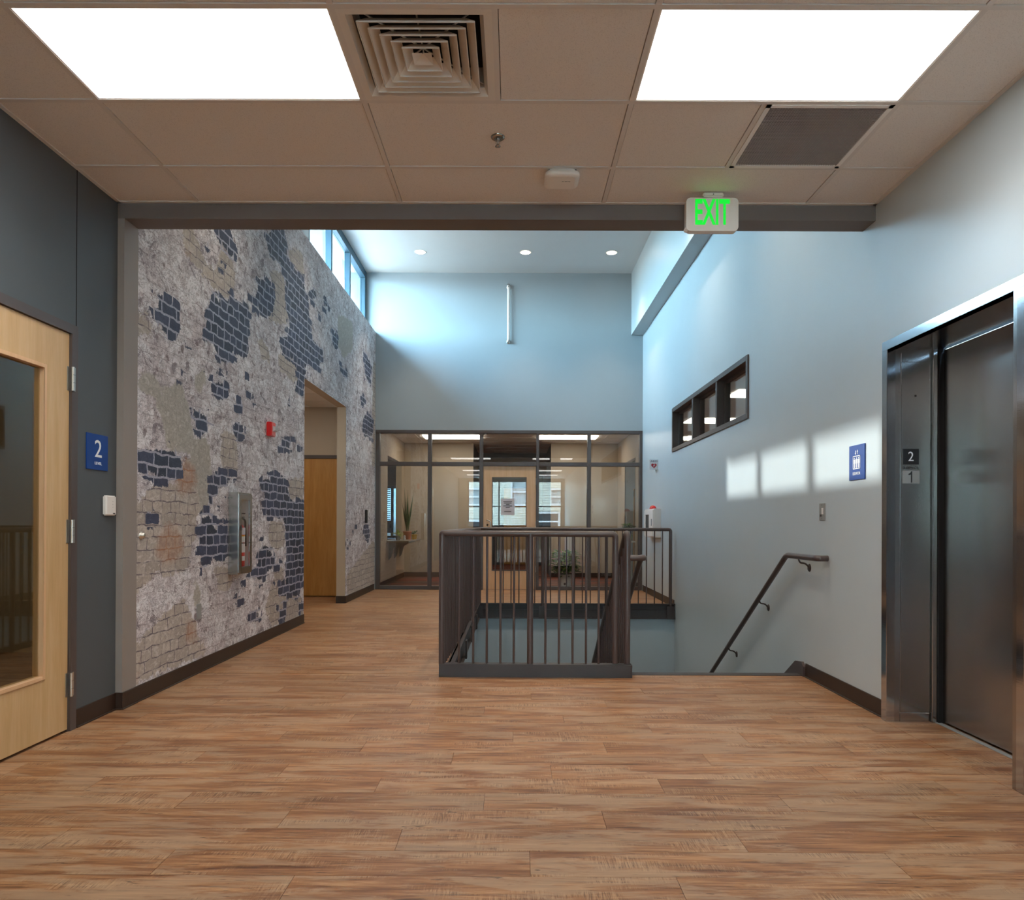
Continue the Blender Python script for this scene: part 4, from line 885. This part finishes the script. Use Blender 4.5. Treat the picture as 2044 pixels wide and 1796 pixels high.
sp = thing('sprinkler_head', 'small chrome pendent sprinkler in a tile left of the wireless unit', 'sprinkler', (-.089, 3.594, CZ))
part(MB().lathe([(.036, 0), (.035, -.004), (.027, -.010), (.015, -.008)], (-.089, 3.594, CZ+.004), 'Z', 24), 'escutcheon', 'chrome_shiny', sp)
part(MB().lathe([(.009, -.002), (.009, -.014), (.004, -.016), (.004, -.034)], (-.089, 3.594, CZ), 'Z', 14), 'body', 'chrome_shiny', sp)
part(MB().tube([(-.098, 3.594, CZ-.014), (-.098, 3.594, CZ-.030), (-.089, 3.594, CZ-.040)], .0018, 6).tube([(-.080, 3.594, CZ-.014), (-.080, 3.594, CZ-.030), (-.089, 3.594, CZ-.040)], .0018, 6), 'frame_arm', 'chrome_shiny', sp)
part(MB().lathe([(.003, -.040), (.014, -.042), (.014, -.044), (.002, -.046)], (-.089, 3.594, CZ), 'Z', 16), 'deflector', 'chrome_shiny', sp)

ap = thing('wireless_access_point', 'white rounded wireless unit hanging below the ceiling tiles', 'wireless unit', (.253, 3.975, CZ))
def rsq(h, r, n=5):
    out = []
    for q, (sx_, sy_) in enumerate(((1, 1), (-1, 1), (-1, -1), (1, -1))):
        for i in range(n+1):
            a = math.pi/2*(q+i/n); out.append((sx_*(h-r)+r*math.cos(a), sy_*(h-r)+r*math.sin(a)))
    return out
mb = MB(); lv = [(.075, CZ), (.078, CZ-.012), (.094, CZ-.020), (.0955, CZ-.032), (.088, CZ-.040), (.07, CZ-.044)]
V = []; n = None
for h, z in lv:
    q = rsq(h, h*.42); n = len(q); V += [(.253+a, 3.975+b, z) for a, b in q]
mb.add(V, [(i*n+j, i*n+(j+1) % n, (i+1)*n+(j+1) % n, (i+1)*n+j) for i in range(len(lv)-1) for j in range(n)], True)
mb.add(V[-n:], [tuple(range(n))])
part(mb, 'housing', 'white_plastic', ap)
mb = MB()
for i, wv_ in enumerate((.006, .004, .007, .005, .005, .006)): mb.box(.254+i*.008, .254+i*.008+wv_, 3.955, 3.962, CZ-.0452, CZ-.044)
part(mb, 'logo_mark', 'grey_plate', ap)
part(B(.18, .33, 3.91, 4.04, CZ-.001, CZ+.012), 'mount', 'rail_dark', ap)

ex = thing('exit_sign', 'white exit sign with glowing green letters hung in front of the header', 'exit sign', (1.14, 4.20, CZ))
mb = MB(); q = []
for (cx_, cz_, a0) in ((1.265, 2.992, 0), (1.015, 2.992, 90), (1.015, 2.851, 180), (1.265, 2.851, 270)):
    for i in range(6): a = math.radians(a0+18*i); q.append((cx_+.026*math.cos(a), cz_+.026*math.sin(a)))
mb.prism(q, 'Y', 4.18, 4.225); part(mb, 'housing', 'white_metal', ex)
part(B(1.085, 1.205, 4.175, 4.235, 3.022, CZ), 'canopy', 'white_metal', ex, .006, 2)
part(MB().lathe([(.003, 0), (.003, -.002)], (1.145, 4.175, 3.036), 'Y', 8), 'screw', 'black_plastic', ex)
part(MB().lathe([(.0, -.01), (.012, -.006), (.012, .02)], (.992, 4.19, 2.838), 'Y', 12), 'lamp_knob', 'white_metal', ex)
text('EXIT', (1.1405, 4.180, 2.935), X_, Z_, .200, .148, 'exit_green', ex, 'lettering', .0015, .02)

for yd, row in ((11.28, 'far row'), (7.95, 'near row above the opening'), (5.6, 'row just past the header')):
  for i, x in enumerate((-1.485, .16, 1.506)):
    dl = thing('downlight', '%s round recessed downlight in the tall ceiling, %s' % (('leftmost', 'middle', 'rightmost')[i], row), 'downlight', (x, yd, UZ), group='recessed downlights in the clerestory ceiling')
    mb = MB(); V = []
    for r, z in ((.098, UZ-.001), (.090, UZ-.006), (.078, UZ-.004), (.074, UZ-.001)):
        V += [(x+r*math.cos(2*math.pi*j/28), yd+r*math.sin(2*math.pi*j/28), z) for j in range(28)]
    mb.add(V, [(a*28+j, a*28+(j+1) % 28, (a+1)*28+(j+1) % 28, (a+1)*28+j) for a in range(3) for j in range(28)], True)
    part(mb, 'trim_ring', 'white_metal', dl)
    part(MB().lathe([(.075, -.004), (.075, -.002)], (x, yd, UZ), 'Z', 28), 'lens', 'can', dl)
    sp_ = bpy.data.lights.new('downlight_lamp', 'SPOT'); sp_.energy = 135; sp_.spot_size = math.radians(78); sp_.spot_blend = .9
    sp_.color = (1.0, .84, .66); sp_.shadow_soft_size = .06
    so2 = bpy.data.objects.new('downlight_lamp', sp_); COL.objects.link(so2); so2.parent = dl; so2.location = (0, 0, -.02)

tbx = thing('pipe_bracket', 'short white vertical pipe fixed high on the far wall', 'wall pipe', (-.11, SY, 4.66))
part(T([(-.11, SY-.06, 4.19), (-.11, SY-.06, 5.13)], .022, 14), 'pipe', 'white_metal', tbx)
for z in (4.19, 5.12):
    p = part(MB().lathe([(.0, -.024), (.027, -.02), (.030, 0), (.027, .02), (.0, .024)], (-.11, SY-.06, z), 'Z', 14), 'end_cap', 'chrome', tbx)
    part(MB().tube([(-.11, SY-.06, z), (-.11, SY, z)], .010, 10).lathe([(.0, -.012), (.036, -.010), (.036, 0)], (-.11, SY, z), 'Y', 16), 'bracket', 'chrome', p)
part(MB().box(-.135, -.085, SY-.065, SY-.04, 5.15, 5.16).box(-.12, -.10, SY-.062, SY-.05, 5.14, 5.175), 'hook', 'grey_plate', tbx)

# ================================================================ WALL THINGS, LEFT
Yp = (0, 1, 0)
lv_ = thing('level_sign', 'blue sign reading 2 LEVEL on the dark grey wall', 'sign', (LA, 4.135, 1.525))
part(B(LA, LA+.007, 4.030, 4.240, 1.424, 1.628), 'plate', 'blue_sign', lv_, .001)
text('2', (LA+.007, 4.140, 1.546), Yp, Z_, .068, .098, 'sign_white', lv_)
text('LEVEL', (LA+.007, 4.141, 1.462), Yp, Z_, .070, .016, 'sign_white', lv_)
sn = thing('wall_sensor', 'small white wall sensor box beside the taupe pier', 'sensor', (LA, 4.24, 1.22))
part(B(LA, LA+.026, 4.195, 4.300, 1.164, 1.282), 'housing', 'white_plastic', sn, .007, 3)
for z in (1.245, 1.228, 1.211): part(B(LA+.026, LA+.0265, 4.258, 4.262, z, z+.004), 'led', 'grey_plate', sn)
part(B(LA+.026, LA+.0266, 4.262, 4.285, 1.173, 1.180), 'logo_mark', 'rail_dark', sn)

al = thing('fire_alarm_strobe', 'red wall strobe with clear lens on the brick mural', 'fire alarm', (LB, 6.92, 2.02))
part(B(LB, LB+.05, 6.855, 6.975, 1.950, 2.085), 'housing', 'red', al, .006, 2)
part(MB().prism([(LB+.05, 1.995), (LB+.075, 2.005), (LB+.075, 2.04), (LB+.05, 2.05)], 'Y', 6.885, 6.965), 'lens', 'clear_lens', al)

cb = thing('extinguisher_cabinet', 'stainless extinguisher cabinet with glass door set in the mural wall', 'cabinet', (LB, 6.11, 1.035))
CF = LB+.078
c0, c1, cz0, cz1 = 5.955, 6.265, .695, 1.375
part(MB().walls('X', LB+.0005, CF, c0, c1, cz0, cz1, [(c0+.022, c1-.022, cz0+.022, cz1-.022)]).walls('X', LB-.10, LB+.001, c0+.021, c1-.021, cz0+.021, cz1-.021, [(c0+.026, c1-.026, cz0+.026, cz1-.026)]), 'box', 'steel', cb)
part(MB().box(LB-.104, LB-.10, c0+.021, c1-.021, cz0+.021, cz1-.021).walls('X', LB-.10, CF-.006, c0+.0265, c1-.0265, cz0+.0265, cz1-.0265, [(c0+.028, c1-.028, cz0+.028, cz1-.028)]), 'lining', 'white_metal', cb)
dr = part(ringX(CF-.004, CF+.010, c0+.012, c1-.012, cz0+.012, cz1-.012, .048), 'door', 'steel', cb, .002)
part(B(CF+.002, CF+.005, c0+.06, c1-.06, cz0+.06, cz1-.06), 'glass', 'pane_cabinet', dr)
part(B(CF+.010, CF+.020, c0+.02, c0+.045, 1.06, 1.10), 'latch', 'rail_dark', dr)
fe = thing('fire_extinguisher', 'red fire extinguisher standing inside the wall cabinet', 'fire extinguisher', (LB+.004, 6.125, .722))
ox, oy, oz = LB+.004, 6.125, .722
part(MB().lathe([(.055, 0), (.066, .008), (.066, .33), (.060, .365), (.035, .395), (.018, .405), (.018, .42)], (ox, oy, oz), 'Z', 24), 'cylinder', 'red', fe)
part(MB().lathe([(.02, 0), (.022, .03), (.012, .045)], (ox, oy, oz+.415), 'Z', 14), 'valve', 'chrome', fe)
part(MB().box(ox-.01, ox+.07, oy-.008, oy+.008, oz+.475, oz+.483).box(ox-.01, ox+.065, oy-.008, oy+.008, oz+.445, oz+.452), 'lever', 'black_plastic', fe)
part(T(bend([(ox+.01, oy+.02, oz+.45), (ox+.05, oy+.06, oz+.43), (ox+.05, oy+.07, oz+.20)], .04), .008, 8), 'hose', 'black_plastic', fe)
def arc_label(z0, z1, m, nm, r=.0672, a0=-48, a1=30):
    V = []; n = 12
    for i in range(n+1):
        a = math.radians(a0+(a1-a0)*i/n)
        V += [(ox+r*math.cos(a), oy+r*math.sin(a), z0), (ox+r*math.cos(a), oy+r*math.sin(a), z1)]
    return part(MB().add(V, [(2*i, 2*i+2, 2*i+3, 2*i+1) for i in range(n)], True), nm, m, fe)
arc_label(oz+.235, oz+.285, 'sign_white', 'label'); arc_label(oz+.285, oz+.295, 'yellow', 'label'); arc_label(oz+.150, oz+.225, 'sign_white', 'label')
arc_label(oz+.225, oz+.234, 'black_plastic', 'strap', .068, 0, 360); arc_label(oz+.08, oz+.12, 'sign_white', 'round_label', .0672, -30, 5)
arc_label(oz+.30, oz+.36, 'paper', 'tag', .0685, -45, 20)

kn = thing('key_switch', 'small round nickel key switch low on the mural beside the pier', 'key switch', (LB, 4.558, 1.04))
part(MB().lathe([(.024, 0), (.024, .006), (.016, .009), (.016, .024), (.010, .027)], (LB, 4.558, 1.042), 'X', 20), 'barrel', 'chrome', kn)
tag(B(LB, LB+.005, 5.365, 5.440, .40, .515).build('blank_wall_plate', 'grey_plate', None, .001), 'blank grey cover plate low on the brick mural', 'wall plate')
rd = thing('card_reader', 'small black card reader on the mural near the glazed partition', 'card reader', (LB, 11.45, 1.22))
part(B(LB, LB+.03, 11.40, 11.50, 1.12, 1.33), 'housing', 'black_plastic', rd, .006, 2)
part(B(LB+.03, LB+.031, 11.42, 11.48, 1.28, 1.285), 'indicator', 'grey_plate', rd)

# ================================================================ WALL THINGS, RIGHT
Ym = (0, -1, 0)
es = thing('elevator_sign', 'blue elevator sign with white pictogram on the light wall', 'sign', (RX, 4.56, 1.525))
part(B(RX-.007, RX, 4.459, 4.664, 1.412, 1.632), 'plate', 'blue_sign', es, .001)
text('ELEVATOR', (RX-.007, 4.562, 1.452), Ym, Z_, .098, .018, 'sign_white', es)
def eP(u, z, a=.0016): return (RX-.007-a, 4.562-u, z)
def ebox(mb, u0, u1, z0, z1, d=.0016): return mb.box(RX-.007-d, RX-.007, 4.562-u1, 4.562-u0, z0, z1)
mb = MB()
for a in ((-.048, .048, 1.559, 1.564), (-.048, .048, 1.480, 1.485), (-.048, -.043, 1.480, 1.564), (.043, .048, 1.480, 1.564)): ebox(mb, *a)
part(mb, 'car_pictogram', 'sign_white', es)
for u in (-.026, 0, .026):
    mb = MB().lathe([(.0045, -.0018), (.0045, 0)], (RX-.007, 4.562-u, 1.549), 'X', 10)
    mb.prism([(4.562-u-.0095, 1.542), (4.562-u+.0095, 1.542), (4.562-u+.0095, 1.516), (4.562-u+.006, 1.514), (4.562-u+.006, 1.488), (4.562-u-.006, 1.488), (4.562-u-.006, 1.514), (4.562-u-.0095, 1.516)], 'X', RX-.0088, RX-.007)
    part(mb, 'figure_pictogram', 'sign_white', es)
for u, s_ in ((-.012, -1), (.012, 1)):
    zc = 1.585
    mb = MB(); ebox(mb, u-.0025, u+.0025, zc-.012, zc+.012)
    t_ = zc+s_*.016
    mb.prism([(4.562-u, t_), (4.562-u-.008, t_-s_*.013), (4.562-u+.008, t_-s_*.013)], 'X', RX-.0088, RX-.007)
    part(mb, 'arrow', 'sign_white', es)

sw = thing('switch_plate', 'grey switch plate with small controls between handrail and elevator sign', 'wall plate', (RX, 5.075, 1.22))
part(B(RX-.006, RX, 5.030, 5.122, 1.158, 1.277), 'plate', 'grey_plate', sw, .002)
part(B(RX-.009, RX-.006, 5.050, 5.078, 1.20, 1.245), 'rocker', 'white_plastic', sw, .001)
part(B(RX-.008, RX-.006, 5.083, 5.105, 1.185, 1.20), 'rocker', 'rail_dark', sw)
for z in (1.17, 1.265): part(MB().lathe([(.003, -.001), (.003, 0)], (RX-.006, 5.076, z), 'X', 8), 'screw', 'rail_dark', sw)

ad = thing('aed_sign', 'projecting white AED sign with red heart on the right wall', 'sign', (RX, 10.93, 2.02))
ax, ay = RX-.128, 10.90
def plate2(xa, ya, xb, yb, z0, z1, t=.003):
    d = Vector((xb-xa, yb-ya, 0)).normalized(); n_ = Vector((-d.y, d.x, 0))*t
    return MB().prism([(xa, ya), (xb, yb), (xb+n_.x, yb+n_.y), (xa+n_.x, ya+n_.y)], 'Z', z0, z1)
p1 = part(plate2(ax, ay, RX-.0, ay-.02, 1.945, 2.098), 'panel', 'sign_white', ad)
part(plate2(ax, ay+.002, RX, ay+.09, 1.945, 2.098), 'panel', 'sign_white', ad)
xa_ = Vector((RX-ax, -.02, 0)).normalized()
text('AED', (ax+.064, ay-.0105, 2.072), xa_, Z_, .100, .026, 'navy', p1)
hp_ = [(math.sin(t)**3*.041, (13*math.cos(t)-5*math.cos(2*t)-2*math.cos(3*t)-math.cos(4*t))*.041/16) for t in [2*math.pi*i/36 for i in range(36)]]
mb = MB(); mb.prism([(ax+.064+a, 2.005+b) for a, b in hp_], 'Y', ay-.0165, ay-.0125); part(mb, 'heart', 'crimson', p1)
bolt = [(.016, .020), (-.018, -.004), (-.002, -.003), (-.012, -.026), (.018, .002), (.003, .002)]
part(MB().prism([(ax+.064+a, 2.006+b) for a, b in bolt], 'Y', ay-.0185, ay-.0166), 'bolt', 'sign_white', p1)
part(MB().prism([(ax+.085, 1.945), (ax+.105, 1.945), (ax+.098, 1.89)], 'Y', ay-.01, ay-.004), 'bracket', 'grey_plate', ad)

ac = thing('aed_cabinet', 'white wall cabinet with a red alarm light on top behind the railing', 'cabinet', (RX, 10.95, 1.13))
part(B(RX-.105, RX, 10.66, 11.40, .925, 1.355), 'box', 'white_metal', ac, .006, 2)
d_ = part(MB().walls('X', RX-.118, RX-.105, 10.68, 11.38, .945, 1.335, [(11.0, 11.28, 1.02, 1.27)]), 'door', 'white_metal', ac, .002)
part(B(RX-.110, RX-.106, 11.0, 11.28, 1.02, 1.27), 'window', 'black_plastic', d_)
part(B(RX-.125, RX-.118, 10.76, 10.79, 1.10, 1.20), 'handle', 'grey_plate', d_)
part(MB().lathe([(.052, 0), (.052, .008), (.046, .030), (.028, .048), (.0, .054)], (RX-.055, 11.0, 1.355), 'Z', 20), 'alarm_light', 'red_lens', ac)

# ================================================================ THINGS BEHIND THE PARTITION
for i, x in enumerate((-1.19, 1.03)):
    l = thing('ceiling_light', 'light panel in the room behind the partition, %s one' % ('left', 'right')[i], 'ceiling light', (x, 14.0, 2.79))
    part(B(x-.56, x+.56, 13.70, 14.28, 2.783, 2.793), 'diffuser', 'panel_room', l)
sh = thing('wall_shelf', 'grey shelf on brackets below the pass-through, left behind the glass', 'shelf', (-2.1, 13.85, .8))
part(B(-2.30, -1.90, 13.02, 14.72, .775, .803), 'board', 'shelf', sh, .002)
for y in (13.25, 13.87, 14.5):
    part(MB().prism([(-2.30, .775), (-1.98, .775), (-1.98, .745), (-2.10, .73), (-2.21, .66), (-2.25, .50), (-2.30, .44)], 'Y', y-.012, y+.012), 'bracket', 'grey_plate', sh)
def leaves(o, n, spread, h, L, wd, m, parent, seed, up=.6):
    rn = random.Random(seed); mb = MB()
    for i in range(n):
        a = rn.uniform(0, 6.283); el = rn.uniform(-.1, 1.4) if up < 1 else rn.uniform(1.1, 1.5)
        r = spread*rn.random()**.5; base = Vector(o)+Vector((math.cos(a)*r, math.sin(a)*r, h*rn.random()))
        d = Vector((math.cos(a)*math.cos(el), math.sin(a)*math.cos(el), math.sin(el)*up))
        s_ = d.cross(Vector((0, 0, 1))).normalized()*wd*rn.uniform(.6, 1.1); l = L*rn.uniform(.6, 1.2)
        droop = Vector((0, 0, -.25*l*(1-up*.6)))
        p0 = base; p1 = base+d*l*.5; p2 = base+d*l+droop; nn = s_.cross(d).normalized()*wd*.25
        mb.add([p0, p1+s_+nn, p1, p1-s_+nn, p2], [(0, 1, 2), (0, 2, 3), (1, 4, 2), (2, 4, 3)])
    return part(mb, 'foliage', m, parent)
def pot(o, r, h, m, parent, seg=18):
    part(MB().lathe([(r*.78, 0), (r, h), (r*1.06, h), (r*1.06, h*.9), (r*.98, h*.9)] if False else [(r*.78, 0), (r*.98, h*.86), (r*1.06, h*.88), (r*1.06, h), (r*.92, h)], o, 'Z', seg), 'pot', m, parent)
    part(MB().lathe([(r*.9, h*.90), (r*.9, h*.93)], o, 'Z', seg), 'soil', 'soil', parent)
def stems(o, n, spread, h, parent, seed, m='leaf_dark'):
    rn = random.Random(seed); mb = MB()
    for i in range(n):
        a = rn.uniform(0, 6.28); mb.tube([o, (o[0]+math.cos(a)*spread*.4, o[1]+math.sin(a)*spread*.4, o[2]+h*.5), (o[0]+math.cos(a)*spread, o[1]+math.sin(a)*spread, o[2]+h)], .003, 5)
    return part(mb, 'stems', m, parent)
pp = thing('potted_plant', 'bushy green plant in a white floor pot behind the glass', 'plant', (.90, 12.66, 0))
pot((.90, 12.66, 0), .118, .235, 'white_plastic', pp)
part(MB().lathe([(.0, -.004), (.022, -.003), (.022, .0)], (.885, 12.66-.104, .075), 'Y', 12), 'pot_emblem', 'black_plastic', pp)
stems((.90, 12.66, .2), 14, .2, .28, pp, 2)
leaves((.90, 12.66, .26), 260, .18, .36, .17, .042, 'leaf', pp, 5)
leaves((.90, 12.68, .22), 130, .22, .26, .14, .034, 'leaf_dark', pp, 6)
leaves((.90, 12.64, .30), 150, .17, .34, .13, .03, 'leaf_pale', pp, 7)
part(T([(.85, 12.6, .4), (.82, 12.6, .66)], .006, 6), 'flower_spike', 'crimson', pp)
y1 = thing('potted_plant', 'yellow pot with a small succulent at the right end of the shelf', 'plant', (-1.985, 14.35, .803))
pot((-1.985, 14.35, .803), .058, .095, 'yellow', y1); leaves((-1.985, 14.35, .89), 26, .03, .05, .10, .018, 'leaf_dark', y1, 8, .8)
y2 = thing('potted_plant', 'tall dark snake plant in a pink clay pot on the shelf', 'plant', (-2.085, 14.1, .803))
pot((-2.085, 14.1, .803), .085, .16, 'terracotta', y2); leaves((-2.085, 14.1, .93), 16, .03, .02, .30, .018, 'leaf_dark', y2, 9, 2.6)
y3 = thing('potted_plant', 'trailing pale green plant in a dark pot at the left end of the shelf', 'plant', (-2.16, 13.45, .803))
pot((-2.16, 13.45, .803), .05, .08, 'grey_plate', y3); leaves((-2.16, 13.45, .86), 40, .04, .08, .14, .012, 'leaf_pale', y3, 10, .7)
y4 = thing('figurine', 'small pale ornament in front of the pink pot on the shelf', 'ornament', (-2.09, 13.85, .803))
part(MB().lathe([(.022, 0), (.026, .03), (.014, .05), (.020, .065), (.014, .085), (.0, .09)], (-2.10, 13.85, .803), 'Z', 14), 'body', 'paper', y4)
pd = thing('pedestal_stand', 'slim pale pedestal holding a plant, right behind the glass', 'pedestal', (2.03, 12.75, 0))
part(B(1.90, 2.12, 12.64, 12.86, .80, .825), 'top', 'white_metal', pd, .003); part(B(1.97, 2.08, 12.70, 12.80, .02, .80), 'column', 'blind', pd); part(B(1.92, 2.12, 12.65, 12.85, 0, .02), 'base', 'white_metal', pd)
y5 = thing('potted_plant', 'leafy green plant in a yellow green vase on the pedestal', 'plant', (2.03, 12.75, .825))
part(MB().lathe([(.035, 0), (.045, .08), (.03, .18), (.035, .21)], (2.03, 12.75, .825), 'Z', 14), 'vase', 'leaf_pale', y5)
leaves((2.02, 12.75, 1.03), 70, .07, .06, .11, .025, 'leaf_dark', y5, 12); leaves((1.99, 12.73, 1.05), 40, .07, .06, .10, .02, 'leaf', y5, 13)
for x, z, nm in ((-1.53, .42, 'left'), (-.98, 1.17, 'upper')):
    pass
ol = thing('wall_outlet', 'grey wall outlet low on the beige wall behind the glass', 'outlet', (-1.53, RB, .41))
part(B(-1.57, -1.49, RB-.006, RB, .36, .48), 'plate', 'shelf', ol, .002); part(B(-1.55, -1.51, RB-.008, RB-.006, .375, .41), 'socket', 'rail_dark', ol); part(B(-1.55, -1.51, RB-.008, RB-.006, .43, .465), 'socket', 'rail_dark', ol)
mo = thing('monitor', 'black monitor in the office seen through the pass-through', 'monitor', (-3.2, 17.4, .72))
part(B(-3.42, -2.92, 17.40, 17.44, .88, 1.18), 'screen', 'black_plastic', mo, .004); part(B(-3.20, -3.14, 17.43, 17.46, .76, .95), 'stand', 'black_plastic', mo); part(B(-3.28, -3.06, 17.38, 17.52, .75, .762), 'base', 'black_plastic', mo)
dk = thing('desk', 'grey desk under the monitor in the office', 'desk', (-3.2, 17.5, 0))
part(B(-3.8, -2.6, 17.2, 17.95, .72, .75), 'top', 'shelf', dk)
for x in (-3.75, -2.65):
    for y in (17.25, 17.9): part(B(x-.02, x+.02, y-.02, y+.02, 0, .72), 'leg', 'rail_dark', dk)
bd = thing('window_blind', 'lowered pale slatted blind in the narrow office window', 'blind', (-3.3, 18.05, 1.5))
for i in range(18): part(MB().add([(-3.48, 18.03, 1.97-.05*i), (-3.10, 18.03, 1.97-.05*i), (-3.10, 18.07, 1.95-.05*i), (-3.48, 18.07, 1.95-.05*i)], [(0, 1, 2, 3)]), 'slat', 'blind', bd)
